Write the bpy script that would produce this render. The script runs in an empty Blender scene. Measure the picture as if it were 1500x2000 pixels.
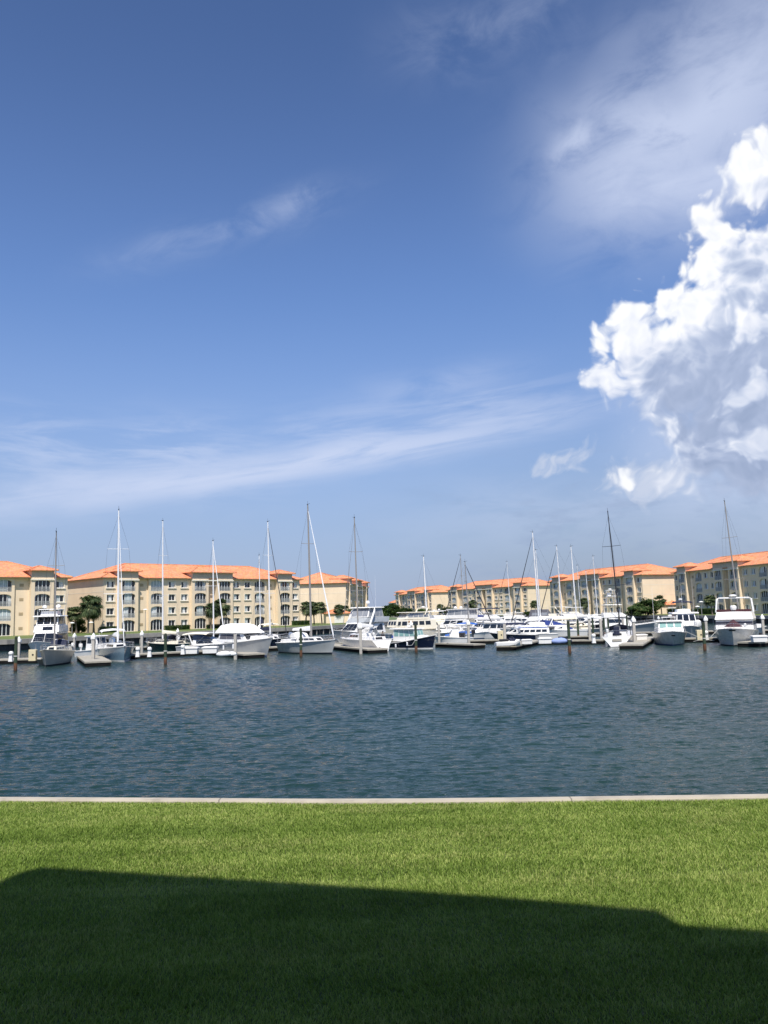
import bpy, bmesh, math, random
import numpy as np
from mathutils import Vector, Matrix
random.seed(7)
SC = bpy.context.scene
COL = SC.collection
R = math.radians

# ------------------------------------------------------------------ camera
CAMZ = 5.0; F = 1600.0; PITCH = R(6.9); ROLL = R(1.5)
cam_d = bpy.data.cameras.new('camera'); cam = bpy.data.objects.new('camera', cam_d); COL.objects.link(cam)
cam_d.sensor_fit = 'VERTICAL'; cam_d.sensor_height = 36; cam_d.lens = F/2000*36
cam_d.clip_start = 0.1; cam_d.clip_end = 20000
CM = Matrix.Translation((0, 0, CAMZ)) @ Matrix.Rotation(R(90)+PITCH, 4, 'X') @ Matrix.Rotation(-ROLL, 4, 'Z')
cam.matrix_world = CM
SC.camera = cam
SC.render.resolution_x = 768; SC.render.resolution_y = 1024
R3 = CM.to_3x3()

# ------------------------------------------------------------------ light
SUN_EL = 57.0
SUN_XY = Vector((0.04, -1.0)).normalized()            # horizontal direction towards the sun
SUN_DIR = Vector((SUN_XY.x*math.cos(R(SUN_EL)), SUN_XY.y*math.cos(R(SUN_EL)), math.sin(R(SUN_EL))))
sd = bpy.data.lights.new('sun', 'SUN'); so = bpy.data.objects.new('sun', sd); COL.objects.link(so)
sd.energy = 4.8; sd.angle = R(0.53); sd.color = (1.0, 0.95, 0.87)
so.rotation_euler = SUN_DIR.to_track_quat('Z', 'Y').to_euler()
so.location = (0, 0, 60)
SC.view_settings.view_transform = 'Standard'; SC.view_settings.look = 'None'
SC.view_settings.exposure = 0.22; SC.view_settings.gamma = 1.0

# ------------------------------------------------------------------ helpers: photograph pixel -> place in the world
def ray(px, py):
    return (R3 @ Vector(((px-750)/F, -(py-1000)/F, -1.0)))
def G(px, py, z=0.0):                                   # where that line of sight meets a level plane
    d = ray(px, py); t = (z-CAMZ)/d.z
    return Vector((d.x*t, d.y*t, z))
def AT(px, py, Y):                                      # the point of that line of sight at distance Y
    d = ray(px, py); t = Y/d.y
    return Vector((d.x*t, Y, CAMZ+d.z*t))
def azel(px, py):
    d = ray(px, py).normalized()
    return math.degrees(math.atan2(d.x, d.y)), math.degrees(math.asin(d.z))

# ------------------------------------------------------------------ world
W = bpy.data.worlds.new('World'); SC.world = W; W.use_nodes = True
class NT:
    def __init__(s, tree): s.t = tree
    def node(s, typ, **kw):
        n = s.t.nodes.new(typ)
        for k, v in kw.items(): setattr(n, k, v)
        return n
    def put(s, sock, v):
        if hasattr(v, 'is_output') or isinstance(v, bpy.types.NodeSocket): s.t.links.new(v, sock)
        elif v is not None:
            try: sock.default_value = v
            except Exception: sock.default_value = (v, v, v)
    def m(s, op, a, b=None, c=None, clamp=False):
        n = s.node('ShaderNodeMath', operation=op, use_clamp=clamp)
        for i, v in enumerate((a, b, c)):
            if v is not None: s.put(n.inputs[i], v)
        return n.outputs[0]
    def v(s, op, a, b=None, scale=None):
        n = s.node('ShaderNodeVectorMath', operation=op)
        s.put(n.inputs[0], a)
        if b is not None: s.put(n.inputs[1], b)
        if scale is not None: s.put(n.inputs['Scale'], scale)
        return n.outputs['Value'] if op in ('LENGTH', 'DOT_PRODUCT', 'DISTANCE') else n.outputs[0]
    def comb(s, x, y, z=0.0):
        n = s.node('ShaderNodeCombineXYZ')
        for i, q in enumerate((x, y, z)): s.put(n.inputs[i], q)
        return n.outputs[0]
    def sep(s, a):
        n = s.node('ShaderNodeSeparateXYZ'); s.put(n.inputs[0], a); return n.outputs
    def noise(s, vec, scale, detail=5, rough=0.55, dist=0.0, lac=2.0, dim='3D'):
        n = s.node('ShaderNodeTexNoise', noise_dimensions=dim); s.put(n.inputs['Vector'], vec)
        n.inputs['Scale'].default_value = scale; n.inputs['Detail'].default_value = detail
        n.inputs['Roughness'].default_value = rough; n.inputs['Distortion'].default_value = dist
        n.inputs['Lacunarity'].default_value = lac
        return n.outputs['Fac']
    def ramp(s, f, stops, interp='LINEAR'):
        n = s.node('ShaderNodeValToRGB'); s.put(n.inputs[0], f); cr = n.color_ramp; cr.interpolation = interp
        while len(cr.elements) < len(stops): cr.elements.new(0.5)
        for e, (p, c) in zip(cr.elements, stops):
            e.position = p; e.color = c if len(c) == 4 else (*c, 1)
        return n.outputs[0]
    def sm(s, f, a, b):
        n = s.node('ShaderNodeMapRange', interpolation_type='SMOOTHSTEP'); s.put(n.inputs[0], f)
        n.inputs[1].default_value = a; n.inputs[2].default_value = b; return n.outputs[0]
    def mix(s, f, a, b, mode='MIX'):
        n = s.node('ShaderNodeMix', data_type='RGBA', blend_type=mode)
        s.put(n.inputs[0], f); s.put(n.inputs[6], a if not isinstance(a, tuple) or len(a) == 4 else (*a, 1))
        s.put(n.inputs[7], b if not isinstance(b, tuple) or len(b) == 4 else (*b, 1)); return n.outputs[2]

t = NT(W.node_tree); W.node_tree.nodes.clear()
sky = t.node('ShaderNodeTexSky', sky_type='NISHITA', sun_disc=False)
sky.sun_elevation = R(SUN_EL); sky.sun_rotation = math.atan2(SUN_XY.x, SUN_XY.y); sky.altitude = 0
sky.air_density = 1.2; sky.dust_density = 0.3; sky.ozone_density = 4.0
tc = t.node('ShaderNodeTexCoord')
gx, gy, gz = t.sep(t.v('NORMALIZE', tc.outputs['Generated']))
AZ = t.m('MULTIPLY', t.m('ARCTAN2', gx, gy), 180/math.pi/10)     # tens of degrees
EL = t.m('MULTIPLY', t.m('ARCSINE', gz), 180/math.pi/10)
P0 = t.comb(AZ, EL, 0.0)

def shape(p, blobs, wscale=0.32):
    """smooth union of ellipses given as directions, gently warped"""
    w = t.node('ShaderNodeTexNoise', noise_dimensions='2D'); t.put(w.inputs['Vector'], p); w.inputs['Scale'].default_value = 2.2; w.inputs['Detail'].default_value = 3
    pw = t.v('ADD', p, t.v('SCALE', t.v('SUBTRACT', w.outputs['Color'], (0.5, 0.5, 0.5)), scale=wscale))
    f = None
    for (bx, by, rx, ry) in blobs:
        a, e = azel(bx, by)
        d = t.v('MULTIPLY', t.v('SUBTRACT', pw, (a/10, e/10, 0)), (1/(rx/F*57.3/10), 1/(ry/F*57.3/10), 0))
        g = t.m('MULTIPLY', t.m('SUBTRACT', 1.0, t.v('LENGTH', d)), min(rx, ry)/90)
        f = g if f is None else t.m('SMOOTH_MAX', f, g, 0.10)
    return f, pw
def billow(pw, sc, sm_=0.35):
    n = t.node('ShaderNodeTexVoronoi', feature='SMOOTH_F1', voronoi_dimensions='2D'); n.inputs['Smoothness'].default_value = sm_
    t.put(n.inputs['Vector'], pw); n.inputs['Scale'].default_value = sc
    return t.m('SUBTRACT', 0.42, n.outputs['Distance'])
def detail(pw, amps):
    b1 = billow(pw, 5.0); b2 = billow(pw, 11.0); b3 = billow(pw, 24.0)
    n = t.m('SUBTRACT', t.noise(pw, 16.0, 6, 0.62, dim='2D'), 0.5)
    r = t.m('MULTIPLY', b1, amps[0])
    for b, a in ((b2, amps[1]), (b3, amps[2]), (n, amps[3])): r = t.m('MULTIPLY_ADD', b, a, r)
    return r
BL = [(1500, 325, 78, 58), (1405, 438, 50, 52), (1390, 520, 62, 62), (1470, 540, 110, 95), (1330, 610, 95, 58), (1440, 640, 140, 120), (1245, 650, 62, 62), (1290, 690, 100, 75),
      (1190, 735, 52, 50), (1172, 668, 20, 26), (1330, 745, 140, 80), (1480, 770, 130, 150), (1300, 835, 42, 50), (1480, 860, 70, 60), (1440, 880, 150, 95), (1350, 850, 80, 70)]
PUFF = [(1455, 650, 60, 50), (1480, 855, 66, 50), (1308, 842, 40, 34), (1475, 770, 62, 34), (1235, 915, 50, 26)]
BL2 = [(1235, 915, 62, 34), (1085, 890, 48, 27), (1450, 930, 80, 30), (1350, 935, 70, 30), (1290, 930, 60, 30)]
fS, pwS = shape(P0, BL)
AM = (0.50, 0.26, 0.10, 0.16)
dA = t.m('ADD', fS, detail(pwS, AM))
dlt = 0.10
pB = t.v('ADD', P0, (-dlt*0.35, dlt*0.5, 0))
wB = t.v('ADD', pwS, (-dlt*0.35, dlt*0.5, 0))
det0 = detail(pwS, (0.5, 0.34, 0.16, 0.18)); det1 = detail(wB, (0.5, 0.34, 0.16, 0.18))
fL, _ = shape(t.v('ADD', P0, (-0.16, 0.26, 0)), BL)
fP, _ = shape(P0, PUFF, 0.5)
inside = t.sm(t.m('ADD', fL, t.m('MULTIPLY', det1, 0.5)), -0.15, 0.60)
# how far into the body: crown and upper left rims stay bright, the interior turns grey
soft = t.sm(EL, 1.95, 0.7)
n = t.node('ShaderNodeMix', data_type='FLOAT'); t.put(n.inputs[0], t.m('MULTIPLY', soft, 0.9)); t.put(n.inputs[2], t.sm(dA, -0.03, 0.26)); t.put(n.inputs[3], t.sm(dA, -0.12, 0.62))
PM_ = t.sm(t.m('ADD', fP, t.m('MULTIPLY', det0, 0.6)), 0.0, 0.32)
MASK = t.m('MAXIMUM', n.outputs[0], t.m('MULTIPLY', PM_, 0.92))
lit = t.m('SUBTRACT', 0.96, t.m('MULTIPLY', inside, 0.60))
lit = t.m('ADD', lit, t.m('MULTIPLY', t.m('SUBTRACT', det0, det1), 0.38))
lit = t.m('ADD', lit, t.m('MULTIPLY', PM_, 0.42))
lit = t.m('SUBTRACT', lit, t.m('MULTIPLY', t.sm(EL, 2.0, 0.9), 0.20), clamp=True)
CCOL = t.ramp(lit, [(0.0, (0.27, 0.34, 0.50)), (0.32, (0.37, 0.44, 0.61)), (0.60, (0.54, 0.60, 0.74)), (0.80, (0.72, 0.75, 0.84)), (1.0, (0.88, 0.89, 0.91))])
f2, p2 = shape(P0, BL2, 0.45)
dC = t.m('ADD', f2, detail(p2, (0.25, 0.2, 0.08, 0.3)))
MASK2 = t.m('MULTIPLY', t.sm(dC, -0.08, 0.30), 0.75)

def wisp(x0, y0, x1, y1, width, strength, sc=(0.7, 2.6), seed=0.0, power=1.0, th=(0.35, 0.7)):
    a0, e0 = azel(x0, y0); a1, e1 = azel(x1, y1)
    cx, cy = (a0+a1)/20, (e0+e1)/20; dx, dy = (a1-a0)/10, (e1-e0)/10
    L = math.hypot(dx, dy); ux, uy = dx/L, dy/L; wd = width/F*57.3/10
    rel = t.v('SUBTRACT', P0, (cx, cy, 0))
    u = t.v('DOT_PRODUCT', rel, (ux, uy, 0)); v = t.v('DOT_PRODUCT', rel, (-uy, ux, 0))
    wn = t.noise(t.comb(u, v, 0), 1.1, 2, 0.5, dim='2D')
    v2 = t.m('ADD', v, t.m('MULTIPLY', t.m('SUBTRACT', wn, 0.5), wd*1.3))
    q = t.m('ADD', t.m('POWER', t.m('ABSOLUTE', t.m('DIVIDE', u, L/2)), 2.6), t.m('POWER', t.m('ABSOLUTE', t.m('DIVIDE', v2, wd)), 2.0))
    g = t.m('EXPONENT', t.m('MULTIPLY', q, -1.1))
    nz = t.noise(t.v('ADD', t.comb(t.m('MULTIPLY', u, sc[0]), t.m('MULTIPLY', v, sc[1]), 0), (seed*1.7, seed, 0)), 2.2, 7, 0.6, 0.35, dim='2D')
    return t.m('MULTIPLY', t.m('MULTIPLY', g, t.sm(nz, *th)), strength)
WS = [wisp(-60, 985, 1150, 798, 30, 0.95, (0.45, 4.2), 1.0, th=(0.22, 0.62)),
      wisp(60, 960, 700, 900, 24, 0.7, (0.6, 4.0), 41.0, th=(0.15, 0.5)),
      wisp(-80, 865, 520, 900, 70, 0.62, (0.6, 3.4), 4.0, th=(0.34, 0.70)),
      wisp(480, 870, 1180, 770, 52, 0.55, (0.5, 3.8), 7.0, th=(0.34, 0.72)),
      wisp(700, 780, 1010, 735, 40, 0.30, (0.8, 2.6), 33.0, th=(0.25, 0.62)),
      wisp(230, 505, 650, 385, 30, 0.36, (0.7, 2.0), 9.0, th=(0.3, 0.75)),
      wisp(540, 410, 640, 372, 26, 0.30, (1.4, 1.8), 11.5, th=(0.35, 0.7)),
      wisp(1080, 330, 1660, 110, 150, 1.0, (0.7, 1.4), 13.0, th=(0.08, 0.58)),
      wisp(1130, 375, 1580, 330, 60, 0.95, (0.8, 1.6), 15.0, th=(0.15, 0.62)),
      wisp(1080, 315, 1160, 250, 30, 0.9, (1.6, 1.8), 17.0, th=(0.2, 0.7)),
      wisp(780, 90, 1130, 20, 60, 0.28, (0.8, 1.6), 19.0, th=(0.25, 0.75)),
      wisp(1250, 130, 1620, 20, 110, 0.50, (0.8, 1.6), 23.0, th=(0.2, 0.7)),
      wisp(-100, 1000, 220, 950, 50, 0.45, (0.6, 2.0), 21.0, th=(0.2, 0.65)),
      wisp(780, 1010, 1600, 965, 70, 0.30, (0.6, 2.4), 29.0, th=(0.2, 0.65)),
      wisp(1250, 800, 1620, 960, 130, 0.75, (0.8, 1.2), 37.0, th=(0.1, 0.6))]
WT = WS[0]
for w_ in WS[1:]:
    WT = t.m('SUBTRACT', t.m('ADD', WT, w_), t.m('MULTIPLY', WT, w_))
SKYM = 0.105
base = t.mix(1.0, sky.outputs[0], (SKYM*0.82, SKYM*0.90, SKYM*1.14), 'MULTIPLY')
hz = t.m('MULTIPLY', t.sm(EL, 2.3, -0.1), 0.85)       # milky air near the horizon
base = t.mix(hz, base, t.mix(t.sm(AZ, -0.6, 1.8), (0.275, 0.35, 0.535), (0.245, 0.30, 0.43)))
base = t.mix(t.m('MULTIPLY', t.sm(EL, 2.1, 4.2), 0.32), base, (0.02, 0.045, 0.12))
low = t.m('LESS_THAN', EL, -0.1)
base = t.mix(low, base, (0.08, 0.11, 0.13))
veil = t.mix(t.m('MULTIPLY', WT, 0.84), base, (0.55, 0.615, 0.79))
dark = t.m('MULTIPLY', t.m('MULTIPLY', t.sm(EL, 1.3, 0.5), t.sm(t.noise(t.v('MULTIPLY', P0, (1.0, 3.2, 1)), 2.2, 5, 0.6, dim='2D'), 0.5, 0.72)), t.sm(AZ, -0.4, 1.4))
veil2 = t.mix(t.m('MULTIPLY', dark, 0.45), veil, (0.27, 0.35, 0.52))
cum = t.mix(MASK2, veil2, (0.55, 0.60, 0.72))
cum = t.mix(MASK, cum, CCOL)
def bgn(c):
    b = t.node('ShaderNodeBackground'); t.put(b.inputs[0], c); b.inputs[1].default_value = 1.0; return b.outputs[0]
def msh(f, a, b):
    q = t.node('ShaderNodeMixShader'); t.put(q.inputs[0], f); t.t.links.new(a, q.inputs[1]); t.t.links.new(b, q.inputs[2]); return q.outputs[0]
up = t.m('GREATER_THAN', EL, 0.0)
inwide = t.m('MULTIPLY', up, t.m('LESS_THAN', t.m('ABSOLUTE', AZ), 5.5))
incum = t.m('MULTIPLY', inwide, t.m('MULTIPLY', t.m('GREATER_THAN', AZ, 0.55), t.m('LESS_THAN', EL, 3.6)))
sh = msh(inwide, bgn(base), msh(incum, bgn(veil2), bgn(cum)))
out = t.node('ShaderNodeOutputWorld'); t.t.links.new(sh, out.inputs[0])
W.cycles.sampling_method = 'MANUAL'; W.cycles.sample_map_resolution = 512

# ------------------------------------------------------------------ mesh and naming helpers
def tag(o, label=None, cat=None, group=None, kind=None):
    if label: o['label'] = label
    if cat: o['category'] = cat
    if group: o['group'] = group
    if kind: o['kind'] = kind
    return o
def empty(name, loc, rz=0.0, label=None, cat=None, group=None):
    o = bpy.data.objects.new(name, None); COL.objects.link(o)
    o.location = loc; o.rotation_euler = (0, 0, rz); o.empty_display_size = 0.3
    return tag(o, label, cat, group)
class MB:
    def __init__(s): s.v = []; s.f = []
    def add(s, vs, fs):
        n = len(s.v); s.v += [tuple(p) for p in vs]; s.f += [tuple(i+n for i in f) for f in fs]; return s
    def box(s, x0, x1, y0, y1, z0, z1):
        return s.add([(x0,y0,z0),(x1,y0,z0),(x1,y1,z0),(x0,y1,z0),(x0,y0,z1),(x1,y0,z1),(x1,y1,z1),(x0,y1,z1)],
                     [(0,3,2,1),(4,5,6,7),(0,1,5,4),(1,2,6,5),(2,3,7,6),(3,0,4,7)])
    def obox(s, c, ax, ay, az):                          # centre and three half-axis vectors
        c, ax, ay, az = Vector(c), Vector(ax), Vector(ay), Vector(az)
        vs = [c+ax*i+ay*j+az*k for k in (-1, 1) for (i, j) in ((-1,-1),(1,-1),(1,1),(-1,1))]
        return s.add(vs, [(0,3,2,1),(4,5,6,7),(0,1,5,4),(1,2,6,5),(2,3,7,6),(3,0,4,7)])
    def slab(s, q, th):                                  # quad (4 corners) with thickness along its normal
        q = [Vector(p) for p in q]; n = (q[1]-q[0]).cross(q[3]-q[0]).normalized()*th
        return s.add(q+[p+n for p in q], [(3,2,1,0),(4,5,6,7),(0,1,5,4),(1,2,6,5),(2,3,7,6),(3,0,4,7)])
    def prism(s, poly, z0, z1):
        n = len(poly)
        return s.add([(x,y,z0) for x,y in poly]+[(x,y,z1) for x,y in poly],
                     [tuple(range(n-1,-1,-1)), tuple(range(n,2*n))]+[(i,(i+1)%n,n+(i+1)%n,n+i) for i in range(n)])
    def tube(s, pts, r, n=6, caps=True):
        pts = [Vector(p) for p in pts]
        rs = r if isinstance(r, (list, tuple)) else [r]*len(pts)
        vs = []; fs = []
        for i, p in enumerate(pts):
            d = (pts[min(i+1, len(pts)-1)]-pts[max(i-1, 0)]).normalized()
            a = Vector((0, 0, 1)) if abs(d.z) < 0.9 else Vector((1, 0, 0))
            u = d.cross(a).normalized(); w = d.cross(u)
            for k in range(n):
                th = 2*math.pi*k/n; vs.append(p+(u*math.cos(th)+w*math.sin(th))*rs[i])
        for i in range(len(pts)-1):
            for k in range(n):
                fs.append((i*n+k, i*n+(k+1)%n, (i+1)*n+(k+1)%n, (i+1)*n+k))
        if caps: fs += [tuple(range(n)), tuple(range((len(pts)-1)*n+n-1, (len(pts)-1)*n-1, -1))]
        return s.add(vs, fs)
    def lathe(s, prof, c=(0,0,0), n=12):                 # prof: (radius, z)
        vs = []; fs = []
        for r, z in prof:
            for k in range(n):
                th = 2*math.pi*k/n; vs.append((c[0]+r*math.cos(th), c[1]+r*math.sin(th), c[2]+z))
        for i in range(len(prof)-1):
            for k in range(n):
                fs.append((i*n+k, i*n+(k+1)%n, (i+1)*n+(k+1)%n, (i+1)*n+k))
        fs += [tuple(range(n-1,-1,-1)), tuple(range((len(prof)-1)*n, len(prof)*n))]
        return s.add(vs, fs)
    def loft(s, secs, close=False, cap0=True, cap1=True):
        n = len(secs[0]); vs = [p for sc in secs for p in sc]; fs = []
        for i in range(len(secs)-1):
            for k in range(n if close else n-1):
                fs.append((i*n+k, i*n+(k+1)%n, (i+1)*n+(k+1)%n, (i+1)*n+k))
        if cap0: fs.append(tuple(range(n-1,-1,-1)))
        if cap1: fs.append(tuple((len(secs)-1)*n+k for k in range(n)))
        return s.add(vs, fs)
    def mesh(s, name, mat):
        me = bpy.data.meshes.new(name); me.from_pydata(s.v, [], s.f); me.validate(); me.update()
        if mat is not None: me.materials.append(mat)
        return me
    def build(s, name, mat, parent=None, smooth=False, fix=True, bevel=0.0):
        me = s.mesh(name, mat)
        if fix:
            b = bmesh.new(); b.from_mesh(me); bmesh.ops.recalc_face_normals(b, faces=b.faces); b.to_mesh(me); b.free()
        if smooth:
            me.polygons.foreach_set('use_smooth', [True]*len(me.polygons))
        o = bpy.data.objects.new(name, me); COL.objects.link(o)
        if parent is not None: o.parent = parent
        if smooth: 
            md = o.modifiers.new('split', 'EDGE_SPLIT'); md.split_angle = R(38)
        if bevel:
            md = o.modifiers.new('bevel', 'BEVEL'); md.width = bevel; md.segments = 2; md.limit_method = 'ANGLE'; md.angle_limit = R(35)
        return o
def kids(o): return [c for c in bpy.data.objects if c.parent == o]
def np_mesh(name, co, faces4=None, tris=None):
    me = bpy.data.meshes.new(name)
    nv = len(co); me.vertices.add(nv); me.vertices.foreach_set('co', np.asarray(co, dtype=np.float32).ravel())
    fl = faces4 if faces4 is not None else tris; k = fl.shape[1]; nf = len(fl)
    me.loops.add(nf*k); me.loops.foreach_set('vertex_index', fl.astype(np.int32).ravel())
    me.polygons.add(nf); me.polygons.foreach_set('loop_start', np.arange(nf, dtype=np.int32)*k)
    try: me.polygons.foreach_set('loop_total', np.full(nf, k, dtype=np.int32))
    except Exception: pass
    me.update(calc_edges=True); return me

# ------------------------------------------------------------------ materials
def mat(name, col, rough=0.6, metal=0.0, spec=0.5, var=0.0, vscale=3.0, bump=0.0, bscale=20.0, coat=0.0, ior=None, stain=None):
    m = bpy.data.materials.new(name); m.use_nodes = True; q = NT(m.node_tree)
    b = m.node_tree.nodes['Principled BSDF']
    b.inputs['Roughness'].default_value = rough; b.inputs['Metallic'].default_value = metal
    b.inputs['Specular IOR Level'].default_value = spec; b.inputs['Coat Weight'].default_value = coat
    if ior: b.inputs['IOR'].default_value = ior
    g = q.node('ShaderNodeTexCoord').outputs['Object']
    if var:
        f = q.noise(g, vscale, 6, 0.6)
        dk = tuple(c*(1-var) for c in col); lt = tuple(min(1, c*(1+var*0.6)) for c in col)
        c = q.ramp(f, [(0.3, dk), (0.7, lt)])
        if stain:
            st = q.noise(q.v('MULTIPLY', g, stain[1]), 1.0, 6, 0.65)
            c = q.mix(q.m('MULTIPLY', q.sm(st, 0.52, 0.75), stain[2]), c, stain[0])
        q.put(b.inputs['Base Color'], c)
        q.put(b.inputs['Roughness'], q.m('MULTIPLY_ADD', q.noise(g, vscale*2.3, 4), 0.25, rough-0.12, clamp=True))
    else: b.inputs['Base Color'].default_value = (*col, 1)
    if bump:
        bn = q.node('ShaderNodeBump'); bn.inputs['Strength'].default_value = bump; bn.inputs['Distance'].default_value = 0.02
        q.put(bn.inputs['Height'], q.noise(g, bscale, 5)); q.t.links.new(bn.outputs[0], b.inputs['Normal'])
    return m
M = {}
M['stucco'] = mat('stucco', (0.82, 0.665, 0.48), 0.9, spec=0.2, var=0.07, vscale=0.35, bump=0.25, bscale=9, stain=((0.52, 0.44, 0.31), (0.6, 0.6, 0.12), 0.25))
M['stucco_tan'] = mat('stucco_tan', (0.60, 0.515, 0.40), 0.9, spec=0.2, var=0.06, vscale=0.5, bump=0.2, bscale=9)
M['trim'] = mat('trim', (0.80, 0.74, 0.62), 0.7, spec=0.3, var=0.05)
M['win_frame'] = mat('win_frame', (0.86, 0.86, 0.84), 0.4, var=0.04)
M['rail'] = mat('rail', (0.42, 0.43, 0.43), 0.45, var=0.04)
M['concrete'] = mat('concrete', (0.47, 0.42, 0.345), 0.9, spec=0.2, var=0.14, vscale=1.6, bump=0.3, bscale=30, stain=((0.22, 0.20, 0.16), (1.6, 3.0, 1.2), 0.6))
M['wall_grey'] = mat('wall_grey', (0.30, 0.285, 0.255), 0.9, spec=0.2, var=0.22, vscale=0.8, bump=0.3, bscale=8, stain=((0.2, 0.19, 0.16), (0.5, 0.5, 0.15), 0.6))
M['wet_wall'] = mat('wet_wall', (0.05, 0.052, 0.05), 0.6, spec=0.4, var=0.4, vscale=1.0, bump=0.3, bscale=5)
M['vent'] = mat('vent', (0.52, 0.40, 0.25), 0.8, var=0.1)
M['garage_white'] = mat('garage_white', (0.78, 0.76, 0.70), 0.6, var=0.05)
def glassy(name, col, rough=0.08):
    return mat(name, col, rough, spec=0.8)
M['pane_dark'] = glassy('pane_dark', (0.018, 0.022, 0.028))
M['curtain'] = mat('curtain', (0.50, 0.56, 0.56), 0.35, spec=0.6, var=0.25, vscale=1.6)
M['curtain_white'] = mat('curtain_white', (0.66, 0.68, 0.68), 0.4, spec=0.6, var=0.2, vscale=1.6)
def tile_mat():
    m = bpy.data.materials.new('roof_tile'); m.use_nodes = True; q = NT(m.node_tree); b = m.node_tree.nodes['Principled BSDF']
    g = q.node('ShaderNodeTexCoord').outputs['Object']
    n1 = q.noise(g, 0.35, 5, 0.6); n2 = q.noise(g, 1.5, 7, 0.75)
    vo = q.node('ShaderNodeTexVoronoi'); q.put(vo.inputs['Vector'], q.v('MULTIPLY', g, (2.6, 2.6, 5))); vo.inputs['Scale'].default_value = 1
    c = q.ramp(n2, [(0.25, (0.62, 0.21, 0.10)), (0.5, (0.84, 0.34, 0.17)), (0.78, (0.92, 0.50, 0.30))])
    c = q.mix(0.35, c, q.mix(1.0, c, vo.outputs['Color'], 'MULTIPLY'))
    c = q.mix(q.m('MULTIPLY', q.sm(n1, 0.45, 0.7), 0.3), c, (0.78, 0.42, 0.26))
    q.put(b.inputs['Base Color'], c); b.inputs['Roughness'].default_value = 0.85; b.inputs['Specular IOR Level'].default_value = 0.2
    wv = q.node('ShaderNodeTexWave', wave_type='BANDS', bands_direction='Z'); q.put(wv.inputs['Vector'], g); wv.inputs['Scale'].default_value = 2.3; wv.inputs['Distortion'].default_value = 0.5
    bn = q.node('ShaderNodeBump'); bn.inputs['Strength'].default_value = 0.5; bn.inputs['Distance'].default_value = 0.08
    q.put(bn.inputs['Height'], q.m('ADD', wv.outputs['Fac'], n2)); q.t.links.new(bn.outputs[0], b.inputs['Normal'])
    return m
M['tile'] = tile_mat()

# ------------------------------------------------------------------ near lawn, its sea wall, and the building behind the viewer
ZL = 1.70
wall_px = [(-700, 1560), (-300, 1558.5), (0, 1556), (300, 1557.5), (600, 1559.5), (800, 1559), (1000, 1557), (1250, 1553.5), (1500, 1550), (1800, 1545.5), (2300, 1537)]
wall_w = [G(x, y, ZL+0.06) for x, y in wall_px]          # water-side edge of the wall cap
def offs(pts, d):
    out = []
    for i, p in enumerate(pts):
        a = pts[max(i-1, 0)]; b = pts[min(i+1, len(pts)-1)]; t_ = (b-a); n_ = Vector((t_.y, -t_.x, 0)).normalized()
        out.append(p+n_*d)
    return out
wall_l = offs(wall_w, 0.19)                              # lawn-side edge
mb = MB()
secs = [[(a.x, a.y, -1.5), (a.x, a.y, ZL+0.03), (a.x+(b.x-a.x)*.08, a.y+(b.y-a.y)*.08, ZL+0.06), (b.x-(b.x-a.x)*.08, b.y-(b.y-a.y)*.08, ZL+0.06), (b.x, b.y, ZL+0.03), (b.x, b.y, -1.5)] for a, b in zip(wall_w, wall_l)]
mb.loft(secs, close=True)
def cap_mat():
    m = M['concrete'].copy(); q = NT(m.node_tree); b = m.node_tree.nodes['Principled BSDF']; src = b.inputs['Base Color'].links[0].from_socket
    x = q.sep(q.node('ShaderNodeTexCoord').outputs['Object'])[0]
    j = q.m('LESS_THAN', q.m('ABSOLUTE', q.m('SUBTRACT', q.m('FRACT', q.m('DIVIDE', x, 6.1)), 0.5)), 0.002)
    q.put(b.inputs['Base Color'], q.mix(j, src, (0.20, 0.18, 0.15))); return m
tag(mb.build('seawall', cap_mat()), 'pale concrete seawall cap edging the near lawn along the water', 'seawall')

def grass_mat(name, c0, c1, c2, transl=0.35, blades=True):
    m = bpy.data.materials.new(name); m.use_nodes = True; q = NT(m.node_tree); nt = m.node_tree; nt.nodes.clear()
    g = q.node('ShaderNodeNewGeometry'); pos = g.outputs['Position']
    n1 = q.noise(pos, 0.55, 4, 0.6); n2 = q.noise(pos, 3.0, 5, 0.6)
    f = q.m('ADD', q.m('MULTIPLY', n1, 0.45), q.m('MULTIPLY', n2, 0.55))
    band = q.noise(q.v('MULTIPLY', pos, (0.12, 1.5, 0)), 1.0, 3, 0.5); f = q.m('ADD', f, q.m('MULTIPLY', q.m('SUBTRACT', band, 0.5), 0.85))
    if blades: f = q.m('ADD', q.m('MULTIPLY', f, 0.62), q.m('MULTIPLY', g.outputs['Random Per Island'], 0.38))
    c = q.ramp(f, [(0.25, c0), (0.5, c1), (0.8, c2)])
    if blades:
        dry = q.noise(q.v('MULTIPLY', pos, (0.5, 1.1, 0)), 1.0, 5, 0.65); c = q.mix(q.m('MULTIPLY', q.sm(q.m('ADD', dry, q.m('MULTIPLY', g.outputs['Random Per Island'], 0.25)), 0.66, 0.88), 0.45), c, (0.44, 0.42, 0.18))
    d = q.node('ShaderNodeBsdfPrincipled'); q.put(d.inputs['Base Color'], c); d.inputs['Roughness'].default_value = 0.5; d.inputs['Specular IOR Level'].default_value = 0.12
    o = q.node('ShaderNodeOutputMaterial')
    if transl:
        tr = q.node('ShaderNodeBsdfTranslucent'); q.put(tr.inputs[0], q.mix(1.0, c, (1.1, 1.25, 0.6), 'MULTIPLY'))
        mx = q.node('ShaderNodeMixShader'); mx.inputs[0].default_value = transl
        nt.links.new(d.outputs[0], mx.inputs[1]); nt.links.new(tr.outputs[0], mx.inputs[2]); nt.links.new(mx.outputs[0], o.inputs[0])
    else: nt.links.new(d.outputs[0], o.inputs[0])
    return m
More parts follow.
